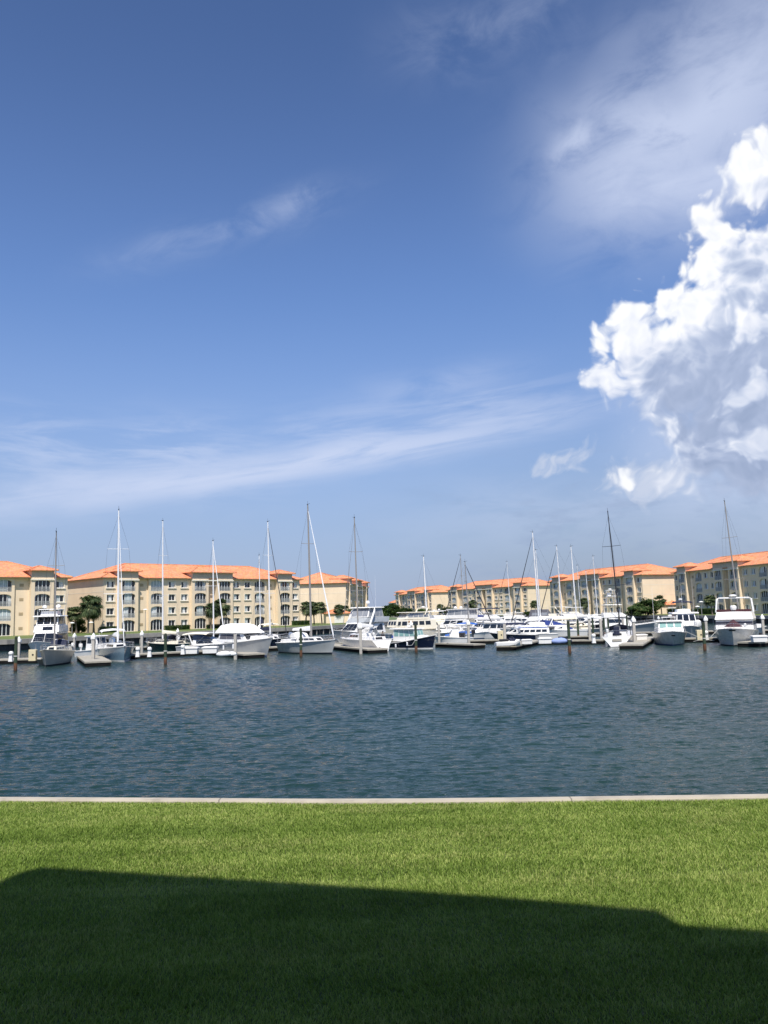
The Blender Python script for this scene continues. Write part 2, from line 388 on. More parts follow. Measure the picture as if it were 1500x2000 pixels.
M['soil'] = grass_mat('lawn_base', (0.050, 0.070, 0.014), (0.075, 0.10, 0.020), (0.11, 0.13, 0.035), 0, False)
M['blade'] = grass_mat('blade', (0.125, 0.195, 0.030), (0.245, 0.345, 0.070), (0.54, 0.58, 0.20), 0.36)
M['far_grass'] = grass_mat('far_grass', (0.085, 0.13, 0.035), (0.125, 0.17, 0.05), (0.17, 0.21, 0.08), 0, False)
poly = [(p.x, p.y) for p in offs(wall_w, 0.17)]
lawn = MB().prism(poly+[(60, -40), (-60, -40)], ZL-0.6, ZL)
tag(lawn.build('lawn', M['soil']), kind='structure')

rng = np.random.default_rng(3)
wl = np.array([(p.x, p.y) for p in offs(wall_w, 0.15)])
def blades(n, xr, yr, hmin, hmax, width, seed):
    rg = np.random.default_rng(seed)
    y = yr[0]+(yr[1]-yr[0])*rg.random(n)**0.9; x = (rg.random(n)*2-1)*(xr[0]+xr[1]*y)
    top = np.interp(x, wl[:, 0], wl[:, 1]); k = y < top-0.005+0.05*(rg.random(n)**3); x = x[k]; y = y[k]; n = len(x)
    cl = np.sin(x*1.7+np.sin(y*2.1)*1.3)*np.sin(y*1.9+x*0.6)      # taller and shorter patches
    h = (hmin+(hmax-hmin)*rg.random(n))*(1+0.18*cl); th = rg.random(n)*2*np.pi; lean = h*(0.25+0.75*rg.random(n)); w = width*(0.6+0.8*rg.random(n))
    pref = 0.5*np.sin(x*0.9+y*0.5)
    lx_, ly_ = np.cos(th)*lean+h*0.3*pref, np.sin(th)*lean; ft = th+np.pi/2+rg.normal(0, .5, n)
    wx, wy = np.cos(ft)*w, np.sin(ft)*w
    z0 = np.full(n, ZL-0.004)
    co = np.empty((n, 5, 3), dtype=np.float32)
    for i, (tt, ww, hh) in enumerate(((0, 1, 0), (0, -1, 0), (0.35, 0.85, 0.6), (0.35, -0.85, 0.6), (1.0, 0, 1.0))):
        co[:, i, 0] = x+lx_*tt+wx*ww; co[:, i, 1] = y+ly_*tt+wy*ww; co[:, i, 2] = z0+h*hh*(1-0.15*hh)
    b = (np.arange(n)*5)[:, None]
    tr = np.concatenate([b+np.array([[0, 1, 3]]), b+np.array([[0, 3, 2]]), b+np.array([[2, 3, 4]])], axis=0)
    return co.reshape(-1, 3), tr
parts_ = [blades(330000, (1.0, 0.62), (6.2, 10.5), 0.028, 0.062, 0.0030, 1), blades(560000, (1.0, 0.62), (10.5, 17.5), 0.028, 0.060, 0.0038, 2),
          blades(60000, (3.5, 0.62), (2.0, 6.2), 0.035, 0.075, 0.005, 4)]
off = 0; cs = []; ts = []
for c_, t_ in parts_:
    cs.append(c_); ts.append(t_+off); off += len(c_)
gme = np_mesh('lawn_grass', np.concatenate(cs), tris=np.concatenate(ts)); gme.materials.append(M['blade'])
gob = bpy.data.objects.new('lawn_grass', gme); COL.objects.link(gob); tag(gob, 'short mown green grass on the near lawn, part sunlit, part in shade', 'grass', kind='stuff')

# the residence the picture is taken from: its roof edge throws the shade on the lawn
HR = 12.6
shade = [(-60, 1745), (-8, 1722), (42, 1700), (85, 1691), (600, 1722), (1000, 1750), (1285, 1774), (1330, 1803), (1520, 1815), (1900, 1840)]
edge = []
for x, y in shade:
    p = G(x, y, ZL+0.03); edge.append((p.x+SUN_XY.x*HR/math.tan(R(SUN_EL)), p.y+SUN_XY.y*HR/math.tan(R(SUN_EL))))
a_, b_ = edge[0], edge[-1]
near_b = empty('residence', (0, -8, ZL), 0, 'cream residence behind the viewpoint whose roof edge shades the lawn', 'building')
pl = [(x, y+8) for x, y in edge]
pl = [(pl[0][0]-6, -16)]+[(pl[0][0]-6, pl[0][1]-4)]+pl+[(pl[-1][0]+14, pl[-1][1]-2), (pl[-1][0]+14, -16)]
MB().prism(pl, HR-0.35, HR).build('roof', M['tile'], near_b)
w_ = MB(); xw0, xw1 = pl[0][0]+3, pl[-1][0]-3
w_.box(xw0, xw1, -14, 6.2, 0, HR-0.36)
wo = w_.build('wall', M['stucco'], near_b)
for k in range(8):
    for fl in range(4):
        cx = xw0+2.5+k*(xw1-xw0-5)/7
        wn_ = MB().box(cx-0.9, cx+0.9, 6.21, 6.27, 0.9+fl*3.1, 2.3+fl*3.1).build('window', M['win_frame'], near_b)
        MB().box(cx-0.8, cx+0.8, 6.275, 6.29, 1.0+fl*3.1, 2.2+fl*3.1).build('pane', M['pane_dark'], wn_)

# ------------------------------------------------------------------ water
def water_mat():
    m = bpy.data.materials.new('water'); m.use_nodes = True; q = NT(m.node_tree); b = m.node_tree.nodes['Principled BSDF']
    pos = q.node('ShaderNodeNewGeometry').outputs['Position']
    pt = q.noise(q.v('MULTIPLY', pos, (0.02, 0.05, 0)), 1.0, 4)
    q.put(b.inputs['Base Color'], q.ramp(pt, [(0.35, (0.010, 0.030, 0.028)), (0.65, (0.017, 0.044, 0.039))]))
    b.inputs['Roughness'].default_value = 0.10; b.inputs['IOR'].default_value = 1.33; b.inputs['Specular IOR Level'].default_value = 0.42
    n1 = q.noise(q.v('MULTIPLY', pos, (1.6, 3.2, 1)), 1.0, 4, 0.6, 0.3)
    n2 = q.noise(q.v('MULTIPLY', pos, (5.5, 10.0, 1)), 1.0, 4, 0.6, 0.3)
    n0 = q.noise(q.v('MULTIPLY', pos, (0.8, 1.7, 1)), 1.0, 3, 0.6, 0.4)
    h = q.m('ADD', q.m('ADD', q.m('MULTIPLY', n1, 0.095), q.m('MULTIPLY', n2, 0.028)), q.m('MULTIPLY', n0, 0.13))
    bn = q.node('ShaderNodeBump'); bn.inputs['Strength'].default_value = 1.0; bn.inputs['Distance'].default_value = 1.0
    q.put(bn.inputs['Height'], h); q.t.links.new(bn.outputs[0], b.inputs['Normal'])
    return m
M['water'] = water_mat()
NR, NC = 1500, 960
yy = 14.0*np.exp(np.linspace(0, 1, NR)**1.15*math.log(420/14.0)); uu = np.linspace(-0.68, 0.68, NC)
Y_, U_ = np.meshgrid(yy, uu, indexing='ij'); X_ = U_*Y_
Z_ = np.zeros_like(X_); rw = np.random.default_rng(11)
X_ = X_.astype(np.float32); Y_ = Y_.astype(np.float32); Z_ = Z_.astype(np.float32)
gust = (0.80+0.22*np.sin(X_*0.11+1.3*np.sin(Y_*0.07))*np.sin(Y_*0.16+0.8*np.sin(X_*0.05))).astype(np.float32)
for k in range(52):
    lam = 0.22*(1.030**k)*rw.uniform(0.92, 1.08) if k < 42 else rw.uniform(1.0, 2.4)
    th = R(93)+rw.normal(0, 0.40); kx, ky = math.cos(th)*2*np.pi/lam, math.sin(th)*2*np.pi/lam
    amp = 0.0105*lam*(1.0 if lam < 0.75 else (0.75/lam)**1.3); ph = rw.uniform(0, 2*np.pi)
    fade = np.clip((lam/(0.0026*Y_)-1.7)/1.5, 0, 1)
    a1, a2, a3, a4 = rw.uniform(.6, 1.6, 4)
    wob = 1.1*np.sin(X_*(1.1*a1)+ph)+1.1*np.sin(Y_*(0.8*a2)+X_*.3+2*ph)
    s_ = np.sin(kx*X_+ky*Y_+ph+wob)
    env = 0.6+0.4*np.sin(X_*(1.3*a3)+Y_*(0.5*a4)+ph*3)
    Z_ += (amp*fade*env*gust*(2*((s_+1)/2)**1.5-0.8)).astype(np.float32)
co = np.stack([X_, Y_, Z_], axis=-1).reshape(-1, 3)
i0 = (np.arange(NR-1)[:, None]*NC+np.arange(NC-1)[None, :]).ravel()
fq = np.stack([i0, i0+1, i0+NC+1, i0+NC], axis=1)
nb = len(co); S_ = 6000.0
co = np.concatenate([co, np.array([(-S_, -60, -0.16), (S_, -60, -0.16), (S_, S_, -0.16), (-S_, S_, -0.16)])]); fq = np.concatenate([fq, np.array([[nb, nb+1, nb+2, nb+3]])])
wme = np_mesh('water', co, faces4=fq); wme.materials.append(M['water']); wme.polygons.foreach_set('use_smooth', [True]*len(wme.polygons))
wob_ = bpy.data.objects.new('water', wme); COL.objects.link(wob_); tag(wob_, kind='structure')

# ------------------------------------------------------------------ the far banks
ZG = 1.85
A0 = Vector((-114, 146, 0)); A1 = Vector((-71.3, 184, 0)); B0 = Vector((-64.6, 188, 0)); B1 = Vector((-23.9, 228, 0))
C0 = Vector((-12.8, 262, 0)); C1 = Vector((-7.4, 316, 0)); D0 = Vector((5.5, 490, 0)); D1 = Vector((24, 438, 0))
E0 = Vector((30.4, 405, 0)); E1 = Vector((61, 355, 0)); F0 = Vector((62.3, 313, 0)); F1 = Vector((81, 260, 0)); G0 = Vector((88.0, 251, 0)); G1 = Vector((97.9, 195, 0))
bank = [Vector(p+(0,)) for p in ((-150, 88), (-64, 139), (-52, 158), (-19, 191), (-3, 226), (3, 262), (8, 330), (2, 470), (10, 520), (17, 455), (19, 430), (24, 398), (46, 352), (47, 308), (67, 256), (72, 246), (82, 190), (90, 120))]
def path_shift(pts, d):
    return offs(pts, d)
vs_ = []; fs_ = []
nL = 9                                                  # bank points 0..8 run up the left side, 8.. down the right
for p in bank[:nL]: vs_ += [(p.x, p.y, ZG), (-3000, p.y-40 if p is bank[0] else p.y, ZG)]
for k in range(nL-1): a = 2*k; fs_.append((a, a+2, a+3, a+1))
o1 = len(vs_)
for p in bank[nL-1:]: vs_ += [(p.x, p.y, ZG), (3000, p.y, ZG)]
for k in range(len(bank)-nL): a = o1+2*k; fs_.append((a, a+2, a+3, a+1))
o2 = len(vs_); vs_ += [(-3000, 520, ZG), (10, 520, ZG), (3000, 520, ZG), (3000, 4000, ZG), (-3000, 4000, ZG)]; fs_.append((o2, o2+1, o2+2, o2+3, o2+4))
fl_ = MB().add(vs_, fs_).build('far_lawn', M['far_grass'], fix=False); tag(fl_, kind='structure')
for pg in fl_.data.polygons:
    if pg.normal.z < 0: pg.flip()
fl_.data.update()
# promenade beam over a dark wall with posts
wo_ = empty('promenade_wall', (-52, 158, 0), 0, 'grey concrete promenade wall with dark posts below around the far basin', 'seawall')
o_ = Vector((-52, 158, 0)); pp = [p-o_ for p in bank]
out1 = offs(pp, -0.15); in1 = offs(pp, 0.9)
def side(pts, d): return offs(pts, d)
sgn = 1.0
wa = offs(pp, 0.7*sgn)
mb = MB()
mb.loft([[(a.x, a.y, ZG-0.72), (a.x, a.y, ZG+0.05), (b2.x, b2.y, ZG+0.05), (b2.x, b2.y, ZG-0.72)] for a, b2 in zip(offs(pp, 0.7), offs(pp, -1.2))], close=True)
mb.build('cap_beam', M['wall_grey'], wo_)
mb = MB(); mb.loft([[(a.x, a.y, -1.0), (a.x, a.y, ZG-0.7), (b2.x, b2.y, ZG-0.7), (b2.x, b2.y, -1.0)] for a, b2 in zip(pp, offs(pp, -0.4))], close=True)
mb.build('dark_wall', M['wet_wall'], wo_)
mb = MB(); pw_ = offs(pp, 0.45)
for a, b2 in zip(pw_[:-1], pw_[1:]):
    n_ = int((b2-a).length/3.2)
    for k in range(n_):
        p = a.lerp(b2, (k+.5)/n_); mb.lathe([(0.17, -1.0), (0.17, ZG-0.73)], (p.x, p.y, 0), 6)
po_ = mb.build('wall_posts', M['wall_grey'], wo_); po_['kind'] = 'stuff'

# ------------------------------------------------------------------ apartment buildings
ST = 3.1; EAVE = 4*ST+0.15
def arch_pts(w, h, rise, n=8):
    """outline of an arched opening from lower left, up, over and down to lower right"""
    pts = [(-w/2, 0), (-w/2, h-rise)]
    for k in range(1, n): 
        th = math.pi*(1-k/n); pts.append((w/2*math.cos(th), h-rise+rise*math.sin(th)**0.8))
    pts += [(w/2, h-rise), (w/2, 0)]
    return pts
def wall_cell(mb, u0, u1, z0, z1, y, ow, oh, oz, arch, depth):
    """one storey of one bay of wall with an opening and its reveal"""
    uc = (u0+u1)/2
    pts = arch_pts(ow, oh, 0.72 if arch else 0.0001) if arch else [(-ow/2, 0), (-ow/2, oh), (ow/2, oh), (ow/2, 0)]
    pts = [(uc+a, z0+oz+b) for a, b in pts]
    q = lambda a, b: (a, y, b)
    mb.add([q(u0, z0), q(pts[0][0], z0), q(pts[0][0], z1), q(u0, z1)], [(0, 1, 2, 3)])
    mb.add([q(pts[-1][0], z0), q(u1, z0), q(u1, z1), q(pts[-1][0], z1)], [(0, 1, 2, 3)])
    if oz > 0.001: mb.add([q(pts[0][0], z0), q(pts[-1][0], z0), q(*pts[-1]), q(*pts[0])], [(0, 1, 2, 3)])
    top = pts[1:-1]
    for (a, b), (c, d) in zip(top[:-1], top[1:]):
        mb.add([q(a, b), q(c, d), q(c, z1), q(a, z1)], [(0, 1, 2, 3)])
    loop = pts+[pts[0]]
    for (a, b), (c, d) in zip(loop[:-1], loop[1:]):
        mb.add([(a, y, b), (c, y, d), (c, y+depth, d), (a, y+depth, b)], [(0, 1, 2, 3)])
ARCH_W, ARCH_H, WIN_W, WIN_H = 3.3, 2.6, 1.75, 1.5
def shared():
    S = {}
    f = MB(); w, h = WIN_W, WIN_H
    f.box(-w/2, -w/2+.09, -.04, .04, 0, h); f.box(w/2-.09, w/2, -.04, .04, 0, h); f.box(-w/2+.09, w/2-.09, -.04, .04, h-.09, h); f.box(-w/2+.09, w/2-.09, -.04, .04, 0, .09)
    f.box(-.045, .045, -.035, .035, .09, h-.09)
    S['wf'] = f.mesh('window', M['win_frame'])
    S['wp'] = MB().box(-w/2+.05, w/2-.05, .045, .07, .05, h-.05).mesh('pane', M['pane_dark'])
    S['wc'] = [MB().box(-.38, .38, .02, .03, .1, h-.1).mesh('curtain', M['curtain_white']), MB().box(-.75, .1, .02, .03, .1, h-.1).mesh('curtain', M['curtain']), MB().box(-.2, .75, .02, .03, .1, h-.1).mesh('curtain', M['curtain_white'])]
    S['ws'] = MB().box(-w/2-.28, w/2+.28, -.40, -.22, -.2, -.0).box(-w/2-.2, -w/2, -.30, -.222, 0, h+.1).box(w/2, w/2+.2, -.30, -.222, 0, h+.1).box(-w/2, w/2, -.30, -.222, h, h+.1).mesh('sill', M['trim'])
    d = MB(); w, h = ARCH_W, ARCH_H
    for k in range(5):
        u = -w/2+w*k/4; d.box(u-.055, u+.055, -.05, .05, 0.05, h+0.1)
    d.box(-w/2, w/2, -.05, .05, 0, .05)
    S['df'] = d.mesh('balcony_door', M['win_frame'])
    S['dp'] = MB().box(-w/2, w/2, .06, .09, 0, h+.1).mesh('pane', M['pane_dark'])
    S['dc'] = [None, MB().box(-w/2+.1, w/2-.1, .02, .035, .06, h).mesh('curtain', M['curtain']), MB().box(-.72, .72, .02, .035, .06, h).mesh('curtain', M['curtain']),
               MB().box(-w/2+.1, -.1, .02, .035, .06, h).mesh('curtain', M['curtain_white']), MB().box(-w/2+.1, -w/2+.6, .02, .035, .06, h).box(w/2-.6, w/2-.1, .02, .035, .06, h).mesh('curtain', M['curtain_white'])]
    r = MB(); r.box(-w/2, w/2, -.03, .03, .98, 1.04); r.box(-w/2, w/2, -.03, .03, .08, .13)
    n = 22
    for k in range(n): u = -w/2+w*(k+.5)/n; r.box(u-.028, u+.028, -.018, .018, .13, .98)
    S['rl'] = r.mesh('railing', M['rail'])
    v = MB()
    for k in range(5): v.box(-.38, .38, -.05, .0, .12*k, .12*k+.09)
    v.box(-.45, .45, -.012, .0, -.06, .62)
    S['vt'] = v.mesh('vent_grille', M['vent'])
    return S
SH = shared()
def inst(me, name, parent, loc):
    o = bpy.data.objects.new(name, me); COL.objects.link(o); o.parent = parent; o.location = loc; return o
# bays: kind, width, tower index or None, setback
BAYS = [('win', 3.6, None, 0), ('arch', 5.2, 1, -0.9), ('vent', 3.4, None, 0.5), ('arch', 4.8, None, 0.0), ('win', 3.7, None, 0), ('win', 3.7, None, 0),
        ('arch', 5.0, 2, -0.9), ('rec', 2.8, 2, 0.9), ('arch', 5.0, 2, -0.9), ('win', 3.7, None, 0), ('win', 3.7, None, 0),
        ('arch', 4.8, None, 0.0), ('vent', 3.4, None, 0.5), ('arch', 5.2, 3, -0.9), ('win', 3.6, None, 0)]
def hip(mb, x0, x1, y0, y1, z, slope, ov=0.7, th=0.14):
    x0 -= ov; x1 += ov; y0 -= ov; y1 += ov; h = (y1-y0)/2 if (y1-y0) < (x1-x0) else (x1-x0)/2
    rz = z+h*slope
    if (y1-y0) < (x1-x0): r0, r1 = (x0+h, (y0+y1)/2, rz), (x1-h, (y0+y1)/2, rz)
    else: r0, r1 = ((x0+x1)/2, y0+h, rz), ((x0+x1)/2, y1-h, rz)
    c = [(x0, y0, z), (x1, y0, z), (x1, y1, z), (x0, y1, z)]; lo = [(a, b2, z-th) for a, b2, _ in c]
    if (y1-y0) < (x1-x0): fs = [(0, 1, 5, 4), (1, 2, 5), (2, 3, 4, 5), (3, 0, 4)]
    else: fs = [(0, 1, 4), (1, 2, 5, 4), (2, 3, 5), (3, 0, 4, 5)]
    E = [(c[0], r0), (c[1], r1 if (y1-y0) < (x1-x0) else r0), (c[2], r1), (c[3], r0 if (y1-y0) < (x1-x0) else r1), (r0, r1)]
    for p_, q_ in E:
        if (Vector(p_)-Vector(q_)).length > .1: mb.tube([Vector(p_)+Vector((0, 0, .03)), Vector(q_)+Vector((0, 0, .03))], .13, 5)
    mb.add(c+[r0, r1]+lo, fs+[(0, 6, 7, 1), (1, 7, 8, 2), (2, 8, 9, 3), (3, 9, 6, 0), (9, 8, 7, 6)])
def apartment(p0, p1, label, seed, depth=20.0, ztop=0.0, far=False):
    d = (p1-p0); L = d.length; rz = math.atan2(d.y, d.x)
    root = empty('apartment_building', (p0.x, p0.y, ZG), rz, label, 'apartment building', 'cream apartment buildings around the basin')
    rn = random.Random(seed); wsum = sum(x[1] for x in BAYS); sc = L/wsum
    H = EAVE+ztop
    w = MB(); u = 0.0; offp = None; tow = {}; wins = []
    for (kind, bw, tw, sb) in BAYS:
        u0, u1 = u, u+bw*sc; uc = (u0+u1)/2; y = sb
        if offp is not None and abs(offp-y) > 0.01:
            w.add([(u0, offp, 0), (u0, y, 0), (u0, y, H), (u0, offp, H)], [(0, 1, 2, 3)])
        offp = y
        if tw:
            tow.setdefault(tw, [u0, u1]); tow[tw][1] = u1
        for fl in range(4):
            z0 = fl*ST; z1 = z0+ST if fl < 3 else H
            if kind == 'arch':
                wall_cell(w, u0, u1, z0, z1, y, ARCH_W, ARCH_H, 0.04, True, 0.42); wins.append(('arch', uc, y, z0+0.04, fl))
            elif kind == 'win':
                wall_cell(w, u0, u1, z0, z1, y, WIN_W, WIN_H, 0.85, False, 0.22); wins.append(('win', uc, y, z0+0.85, fl))
            else:
                w.add([(u0, y, z0), (u1, y, z0), (u1, y, z1), (u0, y, z1)], [(0, 1, 2, 3)])
                if kind == 'vent': wins.append(('vent', uc, y, z0+1.2, fl))
        u = u1
    # ends, back and soffit
    w.add([(0, 0, 0), (0, depth, 0), (0, depth, H), (0, 0, H)], [(0, 1, 2, 3)]); w.add([(L, 0, 0), (L, depth, 0), (L, depth, H), (L, 0, H)], [(0, 1, 2, 3)])
    w.add([(0, depth, 0), (L, depth, 0), (L, depth, H), (0, depth, H)], [(0, 1, 2, 3)])
    wall = w.build('wall', M['stucco'], root, fix=False)
    # string courses
    for (xa, xb, ed) in ((-0.03, 0.0, 0), (L, L+0.03, 1)):
        for fl in (1, 2, 3): MB().box(xa, xb, -0.03, depth, fl*ST-.06, fl*ST+.04).build('string_course', M['trim'], root)
    for (a, b2) in tow.values():
        MB().box(a-.15, b2+.15, -1.12, -0.905, H-0.75, H-0.45).build('cornice', M['trim'], root)
    rf = MB(); hip(rf, 0, L, 0, depth, H, 0.36, 0.85); roof = rf.build('roof', M['tile'], root)
    so_ = MB().box(-.6, L+.6, -.6, depth+.6, H-.16-.14, H-.145).build('soffit', M['stucco_tan'], root)
    for k, (a, b2) in tow.items():
        dep = 5.0 if k != 2 else 7.5; hh = H+1.35
        tb = MB(); tb.box(a, b2, -0.896, dep, H-.02, hh)
        tb.build('tower', M['stucco_tan'], root)
        tr_ = MB(); hip(tr_, a, b2, -0.9, dep, hh+.12, 0.34, 0.75); tr_.build('tower_roof', M['tile'], root)
    if far: return root
    for (kind, uc, y, z, fl) in wins:
        if kind == 'win':
            o = inst(SH['wf'], 'window', root, (uc, y+.2, z)); inst(SH['wp'], 'pane', o, (0, 0, 0)); inst(SH['ws'], 'sill', o, (0, 0, 0))
            if rn.random() < 0.8: inst(rn.choice(SH['wc']), 'curtain', o, (0, 0, 0))
        elif kind == 'arch':
            o = inst(SH['df'], 'balcony_door', root, (uc, y+.36, z)); inst(SH['dp'], 'pane', o, (0, 0, 0))
            c_ = rn.choice(SH['dc'][1:]) if rn.random() < (0.72 if fl else 0.15) else None
            if c_: inst(c_, 'curtain', o, (0, 0, 0))
            if fl: inst(SH['rl'], 'railing', root, (uc, y+.05, z))
        else: inst(SH['vt'], 'vent_grille', root, (uc, y, z))
    return root
apartment(A0, A1, 'cream apartment building cut by the left edge of the photo', 1)
apartment(B0, B1, 'long cream building facing front, with orange roof, behind the blue hulled sailboat', 2)
apartment(C0, C1, 'building with blank sunlit end wall left of the open gap to the horizon', 3)
apartment(D0, D1, 'farthest of the right hand row of buildings, beside the gap to the horizon', 4)
apartment(E0, E1, 'building in the middle of the right hand row, behind the blue sail cover', 5)
apartment(F0, F1, 'building with cream end wall behind the sportfishing boat with a tower', 6)
apartment(G0, G1, 'nearest right hand building, shaded front, cut by the right edge', 7)
# a last small house far beyond the gap
fh = empty('house', (5.0, 640, ZG), R(8), 'tiny pale pink house far off in the gap', 'house')
MB().box(-1, 14, 0, 12, 0, 9.6).build('wall', M['trim'], fh); r_ = MB(); hip(r_, -1, 14, 0, 12, 9.6, 0.4); r_.build('roof', M['tile'], fh)
for k in range(3):
    for fl in range(3): MB().box(1.2+k*4, 2.6+k*4, -.06, .0, 1.2+fl*3.1, 2.6+fl*3.1).build('window', M['pane_dark'], fh)
def garage(p, rz, label, w=9, dd=7):
    g = empty('garage', (p.x, p.y, ZG), rz, label, 'garage')
    MB().box(0, w, 0, dd, 0, 2.9).build('wall', M['stucco'], g)
    r_ = MB(); hip(r_, 0, w, 0, dd, 2.9, 0.35, .5); r_.build('roof', M['tile'], g)
    dr = MB(); 
    for k in range(4): dr.box(w*.35, w*.35+2.8, -.05, -.0, .05+k*.56, .05+k*.56+.53)
    dr.build('garage_door', M['garage_white'], g)
    return g
garage(AT(205, 1235, 203), R(40), 'low garage with orange tiled roof behind the palms left of the long building', 7)
garage(AT(637, 1222, 245), R(10), 'low garage with white door behind three palms by the blank wall', 7)
garage(AT(1292, 1200, 262), R(-20), 'low garage with orange roof between the two right hand buildings', 6)

# ------------------------------------------------------------------ trees and hedges
M['leaf'] = grass_mat('leaf', (0.030, 0.060, 0.020), (0.050, 0.095, 0.028), (0.085, 0.14, 0.045), 0.25)
M['palm_leaf'] = grass_mat('palm_leaf', (0.035, 0.055, 0.025), (0.055, 0.085, 0.035), (0.11, 0.14, 0.07), 0.2)
M['bark'] = mat('bark', (0.20, 0.16, 0.12), 0.95, var=0.3, vscale=4, bump=0.5, bscale=12)
def palm_meshes(seed, h, r):
    rn = random.Random(seed); t_ = MB(); bx, by = rn.uniform(-.5, .5), rn.uniform(-.3, .3)
    pts = [(bx*k*k/16, by*k*k/16, h*k/4) for k in range(5)]
    t_.tube([(p[0], p[1], p[2]-.2 if k == 0 else p[2]) for k, p in enumerate(pts)], [.26, .19, .17, .16, .15], 8)
    c = Vector(pts[-1]); f = MB()
    for k in range(90):
        az = rn.uniform(0, 2*math.pi); el = rn.uniform(-1.15, 1.35); L = r*rn.uniform(.75, 1.1)*(0.85 if el > 0.8 else 1)
        d = Vector((math.cos(az)*math.cos(el), math.sin(az)*math.cos(el), math.sin(el)))
        s1 = c+d*L*0.45; side = d.cross(Vector((0, 0, 1))).normalized() if abs(d.z) < .98 else Vector((1, 0, 0)); up = side.cross(d)
        f.add([c+side*.02, c-side*.02, s1-side*.02, s1+side*.02], [(0, 1, 2, 3)])
        for j in range(15):                               # fan leaflets, drooping tips
            a = (j-7)/7*1.45; e = d*math.cos(a)+side*math.sin(a); ll = L*.62*(1-.25*abs(j-7)/7)*rn.uniform(.85, 1.1)
            m1 = s1+e*ll*.6+up*.06*ll; tip = s1+e*ll-Vector((0, 0, ll*rn.uniform(.25, .5))); n = d.cross(e).normalized() if abs(a) > .05 else side; wv = up.cross(e).normalized()*.055*ll*1.6
            f.add([s1, m1+wv, tip, m1-wv], [(0, 1, 2, 3)])
    for k in range(14):                                   # dead skirt below
        az = rn.uniform(0, 2*math.pi); p = c+Vector((math.cos(az)*.35, math.sin(az)*.35, -rn.uniform(.4, 1.3)*r*.5)); f.add([c, c+Vector((math.cos(az+.3)*.3, math.sin(az+.3)*.3, -.2)), p], [(0, 1, 2)])
    return t_.mesh('trunk', M['bark']), f.mesh('crown', M['palm_leaf'])
def bush_meshes(seed, h, r, trunk=True, n=4200, leaf=0.24, squash=0.8):
    rn = random.Random(seed); t_ = MB()
    if trunk:
        t_.tube([(0, 0, -.2), (.1, 0, h*.35), (.0, .1, h*.6)], [.22, .16, .09], 7)
        for k in range(5):
            a = k*1.26; t_.tube([(.05, 0, h*.3), (math.cos(a)*r*.5, math.sin(a)*r*.5, h*.65)], [.09, .03], 5)
    f = MB(); cl = []
    for k in range(22):
        a = rn.uniform(0, 6.28); q = rn.random()**.5*r*.72; cl.append((math.cos(a)*q, math.sin(a)*q, h*(.17 if trunk else .25)+rn.random()*h*(.70 if trunk else .55)*(1-.4*q/r), r*rn.uniform(.22, .42)))
    for i in range(n):
        cx, cy, cz, cr = rn.choice(cl); v = Vector((rn.gauss(0, 1), rn.gauss(0, 1), rn.gauss(0, 1)*squash)).normalized()*cr*rn.uniform(.6, 1.1)
        p = Vector((cx, cy, cz))+v; a = Vector((rn.gauss(0, 1), rn.gauss(0, 1), rn.gauss(0, 1))).normalized(); b2 = a.cross(Vector((.3, .5, .8))).normalized(); s_ = leaf*rn.uniform(.6, 1.4)
        f.add([p-a*s_, p+b2*s_*.5, p+a*s_, p-b2*s_*.5], [(0, 1, 2, 3)])
    return (t_.mesh('trunk', M['bark']) if trunk else None), f.mesh('crown', M['leaf'])
def plant(name, meshes, loc, rz, s, label, cat, group=None):
    o = empty(name, loc, rz, label, cat, group); o.scale = (s, s, s)
    if meshes[0]: inst(meshes[0], 'trunk', o, (0, 0, 0))
    inst(meshes[1], 'crown', o, (0, 0, 0)); return o
PM = [palm_meshes(k, 4.9, 2.35) for k in range(5)]; BM = [bush_meshes(20+k, 5.0, 2.9) for k in range(3)]
def palm(px, Y, top, label, k, s=None):
    p = AT(px, top, Y); hgt = p.z-ZG; s = hgt/6.4
    return plant('palm_tree', PM[k % 5], (p.x, Y, ZG), k*1.3, s, label, 'palm tree', 'palm trees on the far lawns')
palm(173, 182, 1163, 'tallest palm left of the long facing building', 0)
palm(184, 184, 1172, 'broad ragged palm right of the tallest in the left clump', 1)
palm(150, 186, 1185, 'shorter palm at the left of the left clump', 2)
palm(412, 200, 1178, 'slim palm before the middle of the long facing building', 3)
palm(434, 203, 1170, 'dense palm before the tower of the long facing building', 4)
palm(597, 228, 1175, 'left palm of the three in front of the blank wall', 0)
palm(613, 232, 1176, 'middle palm of the three in front of the blank wall', 1)
palm(628, 228, 1176, 'right palm of the three in front of the blank wall', 2)
palm(660, 246, 1181, 'palm by the right corner of the blank end wall, left of a pair', 3)
palm(677, 250, 1183, 'palm by the right corner of the blank end wall, right of a pair', 4)
palm(925, 350, 1172, 'palm before the middle of the building with the blue sail cover in front', 1)
palm(1046, 325, 1173, 'palm beside the end wall behind the tall pair of white masts', 2)
palm(858, 392, 1180, 'palm beside the cream end wall near the gap', 3)
palm(1139, 275, 1168, 'palm before the building behind the row of green piles', 0)
palm(1290, 243, 1163, 'palm standing over the dark bushes by the garage', 4)
palm(1389, 205, 1163, 'round headed palm before the nearest right hand building', 2)
def bush(px, Y, top, w_px, label, k, squat=1.0):
    p = AT(px, top, Y); hgt = p.z-ZG
    o = plant('leafy_tree', BM[k % 3], (p.x, Y, ZG), k*2.1, 1, label, 'tree', 'leafy trees and bushes on the far lawns')
    wr = w_px*Y/F/5.8; o.scale = (wr, wr, hgt/5.0)
bush(153, 189, 1205, 36, 'dark low bush tree under the left palm clump', 0)
bush(1264, 238, 1169, 62, 'large dark rounded tree beside the palm by the garage', 1)
bush(1243, 234, 1182, 50, 'lower dark bushy tree left of the large rounded one by the garage', 2)
